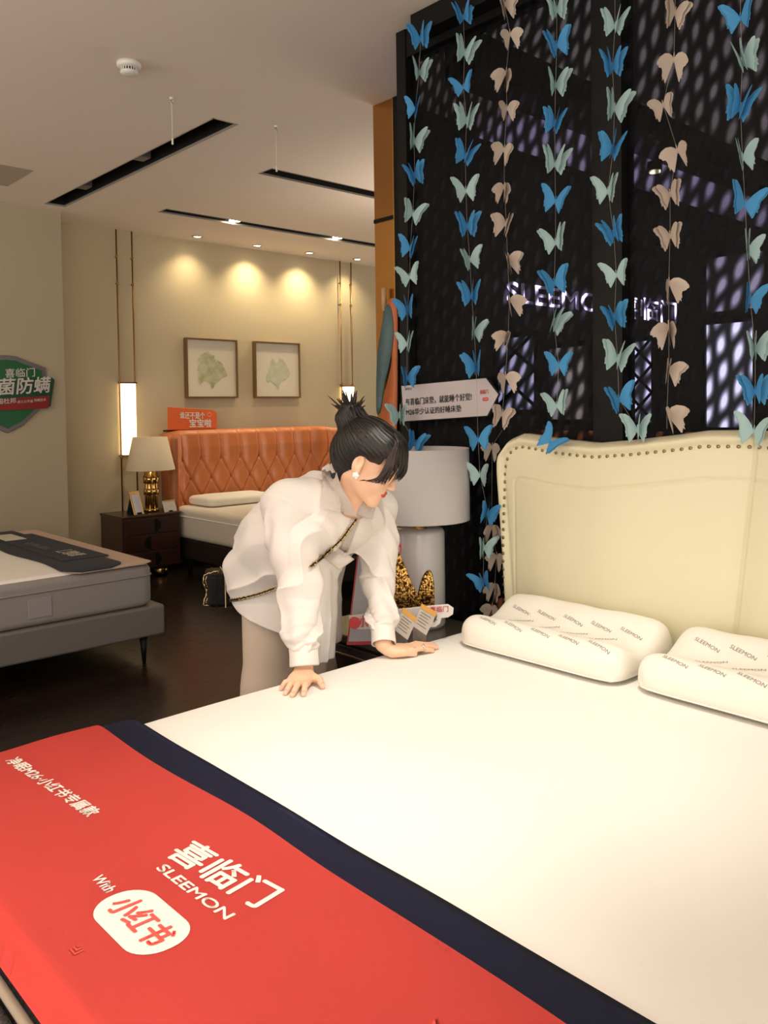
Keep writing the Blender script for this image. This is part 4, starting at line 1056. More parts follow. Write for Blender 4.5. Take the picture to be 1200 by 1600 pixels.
for nm, X, pts in STR:
    P = [Vector(onx(x, y, X)) for x, y, c in pts]
    top = P[0]+(P[0]-P[1])*.5; top.z = ZC-.09 if top.z < ZC-.09 else top.z
    top = Vector((X, P[0].y, 2.929)) if P[0].z < 2.9 else Vector((X, P[0].y, ZC-.002))
    bot = P[-1]+Vector((0, 0, -.05))
    o = obj('hanging_thread', tube([top]+P+[bot], .0005, 5), M_THREAD); o.data.name = 'hanging_thread'
    tag(o, f'thin vertical thread carrying paper butterflies, {nm} of the seven', 'thread', 'butterfly threads')
    for i, (p, (x, y, c)) in enumerate(zip(P, pts)):
        if c == 'C' : me = rnd.choice(FOLD)
        else: me = rnd.choice(BM[c])
        o = bpy.data.objects.new('paper_butterfly', me); col.objects.link(o); o.location = p
        yaw = .72+rnd.uniform(-.75, .75) if c != 'C' else .72+rnd.uniform(-.7, .7)
        o.rotation_euler = (rnd.uniform(-.28, .28), rnd.uniform(-.2, .28), yaw)
        s = 1.04*(1+rnd.uniform(-.08, .08)); o.scale = (s, s, s*(.95 if c != 'C' else 1.0))
        tag(o, f'{CN[c]} paper butterfly, {ORD[i]} from the top of the {nm} thread', 'paper butterfly', 'paper butterflies on threads')
# loose cream ones of the third thread showing past the headboard edge, and one resting on the headboard
for i, (x, y, X, c, d) in enumerate(((769, 697, 2.47, 'C', 'touching the top left corner of the headboard'), (769, 822, 2.47, 'C', 'half hidden behind the upper left side of the headboard'), (776, 868, 2.47, 'C', 'peeping out beside the middle of the headboard edge'), (773, 913, 2.47, 'C', 'beside the lower left edge of the headboard'), (769, 948, 2.47, 'C', 'lowest one, just above the pillow corner'))):
    o = bpy.data.objects.new('paper_butterfly', FOLD[i % 2]); col.objects.link(o); o.location = onx(x, y, X); o.rotation_euler = (.1, 0, .72+rnd.uniform(-.5, .5)); o.scale = (.95, .95, .95)
    tag(o, f'cream paper butterfly {d}', 'paper butterfly', 'paper butterflies on threads')
pts = [Vector(onx(x, y, 2.465)) for x, y in ((785, 672), (769, 697), (768, 822), (776, 868), (773, 913), (769, 948))]
tag(obj('hanging_thread', tube(pts, .0005, 5), M_THREAD), 'lower end of a thread passing the left edge of the headboard', 'thread')
p = onx(860, 690, 2.372); o = bpy.data.objects.new('paper_butterfly', BM['B'][2]); col.objects.link(o); o.location = p; o.rotation_euler = (.75, .25, .5)
tag(o, 'blue paper butterfly resting tilted on the studded top of the cream headboard', 'paper butterfly', 'paper butterflies on threads')
# ================================================================ THE WOMAN (implicit surfaces turned into meshes)
import openvdb
class Field:
    def __init__(s, lo, hi, v):
        s.lo = np.array(lo, float); s.v = v; s.n = np.ceil((np.array(hi)-s.lo)/v).astype(int)+1
        s.F = np.full(s.n, .06, np.float32)
    def block(s, lo, hi):
        a = np.clip(np.floor((np.array(lo)-s.lo)/s.v).astype(int), 0, s.n-1); b = np.clip(np.ceil((np.array(hi)-s.lo)/s.v).astype(int)+1, 1, s.n)
        sl = tuple(slice(x, y) for x, y in zip(a, b))
        X, Y, Z = np.meshgrid(*[s.lo[k]+s.v*np.arange(a[k], b[k], dtype=np.float32) for k in range(3)], indexing='ij', sparse=True)
        return sl, X.astype(np.float32), Y.astype(np.float32), Z.astype(np.float32)
    def comb(s, sl, d, k, op):
        A = s.F[sl]
        if op == 'add':
            h = np.maximum(k-np.abs(A-d), 0)/max(k, 1e-6); s.F[sl] = np.minimum(A, d)-h*h*k*.25
        else:
            d = -d; h = np.maximum(k-np.abs(A-d), 0)/max(k, 1e-6); s.F[sl] = np.maximum(A, d)+h*h*k*.25
    def cap(s, a, b, ra, rb=None, k=.01, op='add', flat=None):
        """tapered capsule; flat=(axis, factor) squashes it across an axis"""
        a = np.array(a, float); b = np.array(b, float); rb = ra if rb is None else rb; m = max(ra, rb)+k+.012
        sl, X, Y, Z = s.block(np.minimum(a, b)-m, np.maximum(a, b)+m)
        d = b-a; L = max((d*d).sum(), 1e-9)
        t = np.clip(((X-a[0])*d[0]+(Y-a[1])*d[1]+(Z-a[2])*d[2])/L, 0, 1)
        px, py, pz = X-a[0]-t*d[0], Y-a[1]-t*d[1], Z-a[2]-t*d[2]
        q = px*px+py*py+pz*pz
        if flat is not None:
            ax, f = flat; c = px*ax[0]+py*ax[1]+pz*ax[2]; q = q+c*c*(f*f-1)
        s.comb(sl, np.sqrt(q)-(ra+(rb-ra)*t), k, op)
    def ell(s, c, r, R=None, k=.01, op='add'):
        c = np.array(c, float); r = np.array(r, float); R = np.eye(3) if R is None else R; m = r.max()+k+.012
        sl, X, Y, Z = s.block(c-m, c+m); x, y, z = X-c[0], Y-c[1], Z-c[2]
        p = [(x*R[i][0]+y*R[i][1]+z*R[i][2]) for i in range(3)]
        q0 = np.sqrt(sum((p[i]/r[i])**2 for i in range(3))); q1 = np.sqrt(sum((p[i]/(r[i]**2))**2 for i in range(3)))
        s.comb(sl, q0*(q0-1)/np.maximum(q1, 1e-6), k, op)
    def mesh(s, name, m, parent=None, keep=True):
        g = openvdb.FloatGrid(.03); F = np.clip(s.F, -.03, .03); F[0] = F[-1] = .03; F[:, 0] = F[:, -1] = .03; F[:, :, 0] = F[:, :, -1] = .03
        g.copyFromArray(F.astype(np.float32)); pts, quads = g.convertToQuads(0)
        pts = pts*s.v+s.lo; me = bpy.data.meshes.new(name)
        me.vertices.add(len(pts)); me.vertices.foreach_set('co', pts.astype(np.float32).reshape(-1))
        q = quads.astype(np.int32)[:, ::-1].copy(); me.loops.add(q.size); me.loops.foreach_set('vertex_index', q.reshape(-1))
        me.polygons.add(len(q)); me.polygons.foreach_set('loop_start', np.arange(0, q.size, 4, dtype=np.int32)); me.polygons.foreach_set('loop_total', np.full(len(q), 4, np.int32))
        me.update(calc_edges=True); me.validate()
        # keep the largest piece only
        if keep: drop_loose(me)
        # outward normals
        v = np.empty(len(me.vertices)*3); me.vertices.foreach_get('co', v); v = v.reshape(-1, 3)
        bm = bmesh.new(); bm.from_mesh(me)
        if bm.calc_volume(signed=True) < 0: bmesh.ops.reverse_faces(bm, faces=bm.faces)
        bm.to_mesh(me); bm.free()
        return finish(name, me, m, parent, True)
def drop_loose(me):
    bm = bmesh.new(); bm.from_mesh(me); bm.verts.ensure_lookup_table(); seen = np.zeros(len(bm.verts), bool); comps = []
    for v in bm.verts:
        if seen[v.index]: continue
        st = [v]; seen[v.index] = True; c = []
        while st:
            q = st.pop(); c.append(q)
            for e in q.link_edges:
                o = e.other_vert(q)
                if not seen[o.index]: seen[o.index] = True; st.append(o)
        comps.append(c)
    comps.sort(key=len)
    for c in comps[:-1]: bmesh.ops.delete(bm, geom=c, context='VERTS')
    bm.to_mesh(me); bm.free()

A_ = lambda p: np.array(p, float)
# head frame
HC = at(576, 722, 2.55)
F2 = .854*U-.47*V-.22*W; F2 /= np.linalg.norm(F2)
E2 = np.cross(F2, A_([0, 0, 1])); E2 /= np.linalg.norm(E2)         # her right hand side
if E2 @ W > 0: E2 = -E2
U2 = np.cross(E2, F2); U2 /= np.linalg.norm(U2)
if U2[2] < 0: U2 = -U2
HR = np.array([E2, F2, U2])
def H(x, y, z): return HC+E2*x+F2*y+U2*z
NB = at(541, 778, 2.64)                                             # base of the neck
SR, ER, WR = at(444, 788, 2.56), at(468, 915, 2.53), A_([1.468, 1.962, .658])
SL, EL, WL = at(590, 792, 2.80), at(593, 905, 2.79), A_([1.783, 1.957, .662])
PV = at(446, 898, 2.95)                                             # pelvis
PV[2] = .86
CH = at(517, 800, 2.69)                                             # chest
SPX = A_([1, 0, 0])
BODY = Field((1.22, 1.74, .035), (2.02, 2.80, 1.46), .0028)
b = BODY
# head
b.ell(H(0, -.014, .036), (.073, .090, .080), HR, .01)
b.ell(H(0, .030, -.030), (.058, .056, .076), HR, .03)
b.ell(H(0, .052, .012), (.050, .036, .050), HR, .02)                  # forehead
for s_ in (-1, 1):
    b.cap(H(s_*.046, -.002, -.048), H(0, .062, -.098), .020, .014, .025)
    b.ell(H(s_*.034, .060, -.034), (.022, .020, .024), HR, .022)        # cheeks
    b.ell(H(s_*.030, .097, .003), (.014, .012, .009), HR, .012, 'sub')
    b.ell(H(s_*.030, .079, .001), (.0135, .010, .0095), HR, .004)        # lowered lids
    b.cap(H(s_*.041, .078, -.003), H(s_*.019, .0875, -.004), .0022, .0022, .003)
    b.ell(H(s_*.0745, -.010, -.004), (.009, .017, .030), HR, .006)       # ears
    b.ell(H(s_*.0835, -.006, .004), (.008, .009, .018), HR, .003, 'sub')
    b.ell(H(s_*.076, .000, -.026), (.006, .008, .010), HR, .005)
    b.ell(H(s_*.0095, .094, -.037), (.0065, .008, .006), HR, .006)
b.ell(H(0, .068, -.098), (.020, .016, .016), HR, .018)                # chin
b.cap(H(0, .080, .012), H(0, .103, -.031), .0065, .0085, .012)          # nose
b.ell(H(0, .103, -.034), (.0088, .0085, .0075), HR, .006)
b.ell(H(0, .076, -.062), (.026, .014, .020), HR, .014)
b.ell(H(0, .0895, -.0605), (.019, .0068, .0048), HR, .0035)              # lips
b.ell(H(0, .0880, -.0695), (.016, .0068, .0055), HR, .0035)
b.ell(H(0, .0970, -.0648), (.017, .0040, .0012), HR, .002, 'sub')
# neck, trunk
b.cap(H(0, -.030, -.050), NB, .044, .047, .03)
b.cap(NB, CH, .048, .085, .06)
b.cap(NB+SPX*.05, CH, .03, .05, .05); b.cap(NB-SPX*.05, CH, .03, .05, .05)
b.cap(CH-SPX*.06, CH+SPX*.06, .10, .10, .04)
b.cap(SR, SL, .048, .048, .06)
b.cap(CH, PV+A_([0, -.05, .10]), .115, .10, .06)
b.cap(PV-SPX*.08, PV+SPX*.08, .10, .10, .06)
# arms
for S_, E_, W_ in ((SR, ER, WR), (SL, EL, WL)):
    b.cap(S_, E_, .044, .035, .03); b.cap(E_, W_, .036, .024, .02, )
# legs and feet
for s_ in (-1, 1):
    h = PV+A_([s_*.085, 0, -.03]); kn = A_([PV[0]+s_*.10, 2.40, .46]); an = A_([PV[0]+s_*.10, 2.46, .085])
    b.cap(h, kn, .078, .052, .04); b.cap(kn, an, .050, .034, .03)
    b.cap(an-A_([0, -.02, .01]), an+A_([0, -.15, -.035]), .034, .024, .03)
# hands
def hand(Wr, d, side, tips, thumb, zc=.6335):
    """d finger direction, side = direction of the thumb; tips index..little"""
    d = A_([d[0], d[1], 0]); d /= np.linalg.norm(d); sd = A_([side[0], side[1], 0]); sd -= d*(sd@d); sd /= np.linalg.norm(sd); up = A_([0, 0, 1])
    P0 = A_([Wr[0], Wr[1], 0])
    def p(a, s_, z): return P0+d*a+sd*s_+up*z
    b.cap(Wr, p(.012, 0, .648), .024, .020, .012, flat=(up, 1.25))
    offs = (.027, .0095, -.009, -.026)
    for o in offs: b.cap(p(.010, o*.55, .645), p(.086, o, .639), .0150, .0105, .010)
    b.ell(p(.052, .002, .640), (.040, .036, .014), np.array([d, sd, up]), .012)
    for i, (o, tp) in enumerate(zip(offs, tips)):
        K = p(.088, o, .641); T_ = A_([tp[0], tp[1], .6275]); v = T_-K; L = np.linalg.norm(v)
        rr = (.0088, .0092, .0088, .0076)[i]
        m1 = K+v*.42+up*.0075; m2 = K+v*.74+up*.0035
        b.cap(K, m1, rr+.0010, rr, .004); b.cap(m1, m2, rr, rr*.92, .002); b.cap(m2, T_, rr*.92, rr*.80, .002)
        b.ell(K+up*.003, (.008, .007, .006), None, .006)
        u_ = v/L; sx = np.cross(u_, up)
        b.ell(T_+up*rr*.86-u_*.002, (.0065, .0050, .0012), np.array([u_, sx/np.linalg.norm(sx), up]), .0006)  # nail
    th = A_([thumb[0], thumb[1], .629]); base = p(.022, .022, .638); mid = (base+th)/2+up*.005+sd*.008
    b.cap(base, mid, .0145, .0115, .010); b.cap(mid, th, .0110, .0088, .003)
    u_ = th-mid; u_ /= np.linalg.norm(u_); sx = np.cross(u_, up)
    b.ell(th+up*.0075, (.0075, .006, .0012), np.array([u_, sx/np.linalg.norm(sx), up]), .0006)
TZ = .629
RH_T = [tuple(onz(x_, y_, TZ)[:2]) for x_, y_ in ((474, 1084), (457, 1085), (446, 1082), (439, 1075))]
RTH = tuple(onz(504, 1072, TZ)[:2])
hand(WR, (RH_T[1][0]-WR[0], RH_T[1][1]-WR[1]), (.63, -.77), RH_T, RTH)
LH_T = [tuple(onz(x_, y_, TZ)[:2]) for x_, y_ in ((676, 1016), (683, 1011), (679, 1007), (668, 1006))]
LTH = tuple(onz(648, 1022, TZ)[:2])
hand(WL, (.145, -.07), (-.4, -.9), LH_T, LTH)
# skin with slight warmth; lips and nails are separate material slots on the same surface
M_SKIN = mat('skin', (.80, .50, .33), .45, sub=.12)
M_LIPS = mat('lips_red', (.55, .05, .05), .35); M_NAIL = mat('nails', (.78, .40, .33), .25); M_BROW = mat('brow', (.06, .035, .025), .7)
person = BODY.mesh('person', [M_SKIN, M_LIPS, M_NAIL, M_BROW])
tag(person, 'woman in a white shirt and beige trousers leaning over the bed on both hands', 'person')
me = person.data; cen = np.empty(len(me.polygons)*3); me.polygons.foreach_get('center', cen); cen = cen.reshape(-1, 3)
mi = np.zeros(len(me.polygons), np.int32)
loc = (cen-HC) @ HR.T
lipm = (np.abs(loc[:, 0]) < .0205) & (loc[:, 1] > .078) & (((loc[:, 0]/.0205)**2+((loc[:, 2]+.0648)/(.0105))**2) < 1)
mi[lipm] = 1
for s_ in (-1, 1):
    x_ = loc[:, 0]*s_
    br = (x_ > .014) & (x_ < .046) & (np.abs(loc[:, 2]-(.021-.20*(x_-.030)**2*20)) < .0022) & (loc[:, 1] > .05); mi[br] = 3
    lash = (x_ > .016) & (x_ < .046) & (np.abs(loc[:, 2]+.0058-.10*(x_-.03)) < .0014) & (loc[:, 1] > .06); mi[lash] = 3
for tp, pd in [(t_, (.62, .62)) for t_ in RH_T+LH_T]+[(RTH, 0), (LTH, 0)]:
    dd = np.hypot(cen[:, 0]-tp[0], cen[:, 1]-tp[1]); mi[(dd < .0055) & (cen[:, 2] > .6335)] = 2
me.polygons.foreach_set('material_index', mi)

# ---- shirt
M_SHIRT = mat('white_cotton_shirt', (.74, .69, .65), .75, bump=.10, bscale=26)
SH = Field((1.28, 1.86, .42), (2.06, 2.74, 1.36), .0032)
g = SH
g.cap(SR+A_([.02, 0, -.01]), SL-A_([.02, 0, .01]), .068, .066, .05)
g.cap(NB+A_([0, .03, -.045]), CH, .062, .12, .05)
g.cap(CH-SPX*.085, CH+SPX*.075, .118, .118, .05)
W1 = (CH*.5+PV*.5)+A_([0, .02, .02])
g.cap(CH-SPX*.05, W1-SPX*.075, .120, .135, .06); g.cap(CH+SPX*.04, W1+SPX*.065, .118, .13, .06)
g.cap(W1-SPX*.075, PV+A_([-.09, .01, .01]), .135, .135, .06); g.cap(W1+SPX*.065, PV+A_([.08, 0, .01]), .13, .135, .06)
g.cap(PV+A_([-.085, -.01, 0]), PV+A_([-.085, -.03, -.24]), .125, .120, .05); g.cap(PV+A_([.085, -.02, 0]), PV+A_([.08, -.04, -.24]), .125, .115, .05)
# the front hangs straight down from the chest
fl = at(497, 880, 2.66); fr = at(512, 880, 2.74)
g.cap(fl, A_([fl[0], fl[1]+.05, .60]), .055, .050, .06); g.cap(fr, A_([fr[0], fr[1]+.03, .60]), .045, .040, .06)
# sleeves
def lerp(a, b, t): return a+(b-a)*t
for S_, E_, W_, r0 in ((SR, ER, WR, .074), (SL, EL, WL, .064)):
    out = (-1 if S_ is SR else 1)
    g.cap(S_, lerp(S_, E_, .55), r0, r0*.92, .05)
    g.cap(lerp(S_, E_, .5), E_+A_([0, -.0, -.02]), r0*.95, r0*.90, .04)
    g.cap(E_+A_([0, 0, .0]), lerp(E_, W_, .55), r0*.90, r0*.74, .03)
    g.cap(lerp(E_, W_, .5), lerp(E_, W_, .80), r0*.78, r0*.60, .02)
    # bunched rings above the cuff
    for q, r in ((.62, .80), (.74, .72)): c = lerp(E_, W_, q); g.ell(c, (r0*r, r0*r, .018), None, .02)
# folds: warped ridges
sl, X, Y, Z = g.block(g.lo, g.lo+g.v*g.n)
X, Y, Z = np.broadcast_arrays(X, Y, Z)
near = np.abs(g.F) < .03
x, y, z = X[near], Y[near], Z[near]
wx = .03*np.sin(9*z+7*y)+.02*np.sin(17*x-5*z); wz = .03*np.sin(8*x+6*y)+.015*np.sin(19*y+9*x)
rid = lambda a: (1-np.abs(np.sin(a)))**2.2
def limb(S_, E_, W_):
    best = None
    for k, (a, b_) in enumerate(((S_, E_), (E_, W_))):
        d = b_-a; L = (d*d).sum(); t_ = np.clip(((x-a[0])*d[0]+(y-a[1])*d[1]+(z-a[2])*d[2])/L, 0 if k else -.3, 1)
        px, py, pz = x-a[0]-t_*d[0], y-a[1]-t_*d[1], z-a[2]-t_*d[2]; q = np.sqrt(px*px+py*py+pz*pz)
        c = (px*U[0]+py*U[1]+pz*U[2], -(px*W[0]+py*W[1]+pz*W[2])); ph = np.arctan2(c[0], c[1])
        if best is None: best = [q, t_, ph]
        else:
            m_ = q < best[0]; best[0] = np.where(m_, q, best[0]); best[1] = np.where(m_, t_+1, best[1]); best[2] = np.where(m_, ph, best[2])
    return best
fold = lambda a: (.5+.5*np.sin(a))**2*.45+.75*(1-np.abs(np.sin(a*.5+.6)))**3.5-.25*(1-np.abs(np.sin(a*.5+1.3)))**8
G = lambda v, c, w: np.exp(-((v-c)/w)**2)
amp = np.zeros_like(x); arm = np.zeros_like(x)
for (S_, E_, W_), sg in (((SR, ER, WR), 1), ((SL, EL, WL), -1)):
    q, s_, ph = limb(S_, E_, W_); m_ = np.clip((.115-q)/.03, 0, 1)*np.clip((s_+.05)/.25, 0, 1)
    wv = .9*np.sin(3.1*s_+ph*sg)+.6*np.sin(5.3*s_-2*ph)
    a_ = .0095*fold(2.0*ph*sg+5.5*s_+wv)*(1-.6*G(s_, 1.9, .25))
    a_ += .0080*fold(4.3*s_*3.1+1.6*np.sin(ph+.6)+wv)*(.75*G(s_, 1.05, .22)*(.5+.5*np.cos(ph-1.2*sg)))
    a_ += .0070*fold(24*s_+1.3*np.sin(ph*1.0+1)+wv*.8)*G(s_, 1.66, .13)*(.6+.4*np.cos(ph))
    amp += 2.0*a_*m_; arm = np.maximum(arm, m_)
tr = 1-arm
w1 = .5*np.sin(9*x+5*y)+.4*np.sin(14*y-8*z)
back = 1/(1+np.exp(-(y-2.16)/.04))
tors = .0135*fold(30*z+9*x+7*y+w1)*G(z, .93, .14)*back
tors += .0110*fold(17*z-16*x+3*y+w1*1.5)*G(z, 1.10, .10)*(.4+.6*back)
tors += .0085*fold(34*x+10*y+4*z+w1)*np.clip((.86-z)/.12, 0, 1)
tors += .0075*fold(22*x+26*z+w1)*(1-back)*np.clip((z-.80)/.1, 0, 1)
amp += 2.0*tors*tr
g.F[near] = g.F[near]-amp.astype(np.float32)+.011
# carve the neck opening (V) and the cuffs' ends, cut the hem
VB = at(552, 803, 2.60)                                              # bottom of the V
g.cap(H(0, -.02, -.055), NB+A_([0, -.005, .012]), .052, .060, .008, 'sub')
cn = NB+(H(0, .02, -.09)-NB)*.0
for t_ in np.linspace(0, 1, 7):
    p_ = lerp(NB-V*.0+F2*.03, VB-W*.010+V*.005, t_); g.cap(p_, p_-W*.10+V*.02, .048*(1-t_)+.006, .048*(1-t_)+.006, .004, 'sub')
for E_, W_ in ((ER, WR), (EL, WL)):
    u_ = (W_-E_)/np.linalg.norm(W_-E_); c = lerp(E_, W_, .93); sl, X, Y, Z = g.block(c-.09, c+.13)
    d = -((X-c[0])*u_[0]+(Y-c[1])*u_[1]+(Z-c[2])*u_[2]); far = np.sqrt((X-W_[0])**2+(Y-W_[1])**2+(Z-W_[2])**2)-.075
    g.comb(sl, np.maximum(d, far), .002, 'sub')
sl, X, Y, Z = g.block(g.lo, g.lo+g.v*g.n)
# curved shirt tail: lowest at the side seam
uu = (X*U[0]+Y*U[1]); hem = np.interp(uu, [-.60, -.50, -.31, -.24, -.1], [.78, .73, .655, .60, .58]); hem = np.broadcast_to(hem, np.broadcast_shapes(hem.shape, Z.shape))
g.comb(sl, (Z-hem).astype(np.float32), .002, 'sub')
shirt = g.mesh('shirt', M_SHIRT, person)
sb = bvh_of(shirt)
def on_shirt(px, py, lift=.004):
    d = Vector(ray(px, py)).normalized(); h = sb.ray_cast(Vector(CAM), d)
    return (h[0]+h[1]*lift) if h[0] is not None else None
pbv = bvh_of(person)
def on_any(px, py, lift):
    d = Vector(ray(px, py)).normalized(); hs = [h for h in (sb.ray_cast(Vector(CAM), d), pbv.ray_cast(Vector(CAM), d)) if h[0] is not None]
    if not hs: return None
    h = min(hs, key=lambda q: q[3]); return h[0]+h[1]*lift
def patch(pts, name, m, parent, lift=.006, th=.003, n=14):
    """quad of pixel corners laid over the shirt"""
    bm = bmesh.new(); G = []
    P = [A_(p) for p in pts]
    for i in range(n+1):
        r = []
        for j in range(n+1):
            u, v = i/n, j/n; q = (1-u)*(1-v)*P[0]+u*(1-v)*P[1]+u*v*P[2]+(1-u)*v*P[3]
            r.append((q, on_any(q[0], q[1], lift if not callable(lift) else lift(u, v))))
        G.append(r)
    D = [(c[1]-Vector(CAM)).dot(Vector(W)) for r in G for c in r if c[1] is not None]
    dm = sorted(D)[len(D)//2] if D else 2.6
    Vv = [[bm.verts.new(c[1] if c[1] is not None and abs((c[1]-Vector(CAM)).dot(Vector(W))-dm) < .09 else Vector(at(c[0][0], c[0][1], dm))) for c in r] for r in G]
    for _ in range(6):
        bmesh.ops.smooth_vert(bm, verts=[v for r in Vv[1:-1] for v in r[1:-1]], factor=.5, use_axis_x=True, use_axis_y=True, use_axis_z=True)
    for i in range(n):
        for j in range(n): bm.faces.new((Vv[i][j], Vv[i+1][j], Vv[i+1][j+1], Vv[i][j+1]))
    bmesh.ops.solidify(bm, geom=bm.faces[:], thickness=th)
    return obj(name, bm, m, parent)
M_COLLAR = mat('collar_cotton', (.78, .72, .67), .7)
# stand collar band round the neck, open at the front
def collar_ring():
    bm = bmesh.new(); ax = (H(0, -.02, -.06)-NB); ax /= np.linalg.norm(ax); c0 = NB+ax*.004
    f = VB-c0; f -= ax*(f@ax); f /= np.linalg.norm(f); s2 = np.cross(ax, f)
    R1 = []; n = 44
    for i in range(n+1):
        a = math.radians(38)+math.radians(284)*i/n; r = .066
        dr = f*math.cos(a)+s2*math.sin(a); drop = .045*max(0, math.cos(a))
        lo = c0+dr*r-ax*(.014+drop); hi = c0+dr*(r+.0-.004)+ax*(.022-drop*.9); fold = c0+dr*(r+.008)+ax*(.018-drop*.9); out = c0+dr*(r+.026+.010*max(0, math.cos(a-.7)))-ax*(.022+drop*.8)
        R1.append([bm.verts.new(v) for v in (lo, hi, fold, out)])
    for A, B in zip(R1, R1[1:]):
        for k in range(3): bm.faces.new((A[k], B[k], B[k+1], A[k+1]))
    bmesh.ops.solidify(bm, geom=bm.faces[:], thickness=.0025)
    return obj('collar', bm, M_COLLAR, shirt, True)
collar_ring()
patch([(525, 717), (503, 731), (501, 795), (553, 804)], 'collar_flap', M_COLLAR, shirt, lift=lambda u, v: .010+.010*v, th=.004)
def free_quad(pts, name, dw, curl=.01, th=.003, n=10, ref=None):
    r_ = on_shirt(*ref, 0); w0 = (r_-Vector(CAM)).dot(Vector(W)); bm = bmesh.new(); G_ = []
    P = [A_(p_) for p_ in pts]
    for i in range(n+1):
        row = []
        for k in range(n+1):
            u, v = i/n, k/n; q = (1-u)*(1-v)*P[0]+u*(1-v)*P[1]+u*v*P[2]+(1-u)*v*P[3]
            ww = w0+(1-u)*(1-v)*dw[0]+u*(1-v)*dw[1]+u*v*dw[2]+(1-u)*v*dw[3]-curl*math.sin(PI*v)*math.sin(PI*min(1, u+.2))
            row.append(bm.verts.new(at(q[0], q[1], ww)))
        G_.append(row)
    for i in range(n):
        for k in range(n): bm.faces.new((G_[i][k], G_[i+1][k], G_[i+1][k+1], G_[i][k+1]))
    bmesh.ops.solidify(bm, geom=bm.faces[:], thickness=th)
    return obj(name, bm, M_COLLAR, shirt, True)
free_quad([(570, 776), (590, 781), (582, 812), (553, 804)], 'collar_flap', (-.012, .0, -.012, -.022), ref=(568, 815))
free_quad([(507, 873), (520, 850), (554, 874), (530, 891)], 'chest_pocket_flap', (-.006, -.006, -.018, -.022), ref=(512, 868))
patch([(550, 808), (562, 808), (536, 880), (524, 874)], 'button_placket', M_COLLAR, shirt, lift=.006, th=.003)
# cuffs
def cuff(E_, W_, r, L, name='cuff'):
    u_ = (W_-E_)/np.linalg.norm(W_-E_); c1 = W_-u_*.002; c0 = c1-u_*L
    a = Vector(u_).orthogonal().normalized(); bb = Vector(u_).cross(a); bm = bmesh.new(); rings = []
    for t_, rr in ((0, r*.98), (.06, r*1.03), (.5, r*1.02), (.94, r*1.05), (1, r*1.02), (.97, r*.93), (.3, r*.90)):
        p_ = Vector(c0+(c1-c0)*t_); rings.append([bm.verts.new(p_+(a*math.cos(2*PI*k/40)+bb*math.sin(2*PI*k/40))*rr*(1+.03*math.sin(3*2*PI*k/40+1))) for k in range(40)])
    for A, B in zip(rings, rings[1:]):
        for k in range(40): bm.faces.new((A[k], A[(k+1) % 40], B[(k+1) % 40], B[k]))
    return obj(name, bm, M_COLLAR, shirt, True)
cuff(ER, WR, .042, .062); cuff(EL, WL, .038, .060)

# ---- trousers
M_TROU = mat('beige_trousers', (.56, .45, .36), .8, bump=.15, bscale=18)
TR = Field((1.40, 2.10, .03), (2.10, 2.80, 1.0), .0045); g = TR
g.cap(PV-SPX*.08, PV+SPX*.08, .118, .118, .05)
for s_ in (-1, 1):
    h = PV+A_([s_*.075+.01, 0, -.03]); kn = A_([PV[0]+s_*.09+.02, 2.41, .46]); an = A_([PV[0]+s_*.10, 2.46, .07])
    g.cap(h, kn, .102, .090, .02); g.cap(kn, an, .090, .090, .03)
sl, X, Y, Z = g.block(g.lo, g.lo+g.v*g.n); X, Y, Z = np.broadcast_arrays(X, Y, Z); near = np.abs(g.F) < .03
x, y, z = X[near], Y[near], Z[near]
g.F[near] -= (.007*rid(22*(x+.5*y+.04*np.sin(7*z))+1.5*z)).astype(np.float32)
g.comb(sl, (Z-.045).astype(np.float32), .001, 'sub')
trousers = g.mesh('trousers', M_TROU, person)
for s_ in (-1, 1):
    bm = bmesh.new(); an = A_([PV[0]+s_*.10, 2.46, 0])
    bmesh.ops.create_uvsphere(bm, u_segments=24, v_segments=14, radius=1)
    for v in bm.verts:
        v.co = Vector((v.co.x*.045*(1-.15*v.co.y), v.co.y*.125, max(-.9, v.co.z)*.055)); v.co += Vector((an[0], an[1]-.055, .052))
    obj('shoe', bm, mat('white_shoe', (.6, .58, .55), .5), person, True)

# ---- hair
M_HAIR = mat('black_hair', (.012, .009, .008), .38, spec=.4); M_HAIRB = mat('brown_hair_tips', (.030, .016, .010), .42)
HF = Field(HC-.24, HC+.26, .0028); g = HF
g.ell(H(0, -.022, .046), (.088, .102, .088), HR, .01)
g.ell(H(0, -.060, .010), (.072, .062, .078), HR, .03)
g.ell(H(0, .040, .060), (.074, .050, .056), HR, .03)
g.cap(H(0, -.055, -.030), H(0, -.062, -.075), .046, .030, .03)
for p_, r in (((0, -.104, .072), .034), ((.012, -.122, .086), .034), ((-.012, -.112, .104), .036), ((.010, -.128, .112), .028), ((0, -.070, .000), .058)): g.ell(H(*p_), (r, r, r*.95), HR, .012)
sl, X, Y, Z = g.block(g.lo, g.lo+g.v*g.n); X, Y, Z = np.broadcast_arrays(X, Y, Z); near = np.abs(g.F) < .02
P_ = np.stack([X[near], Y[near], Z[near]], 1)-HC; lx_, ly_, lz_ = P_ @ E2, P_ @ F2, P_ @ U2
ang = np.arctan2(lx_, lz_+.03); rad = np.arctan2(ly_+.07, np.hypot(lx_, lz_-.10))
g.F[near] += (.0007*np.sin(70*ang+5*np.sin(4*rad))).astype(np.float32)
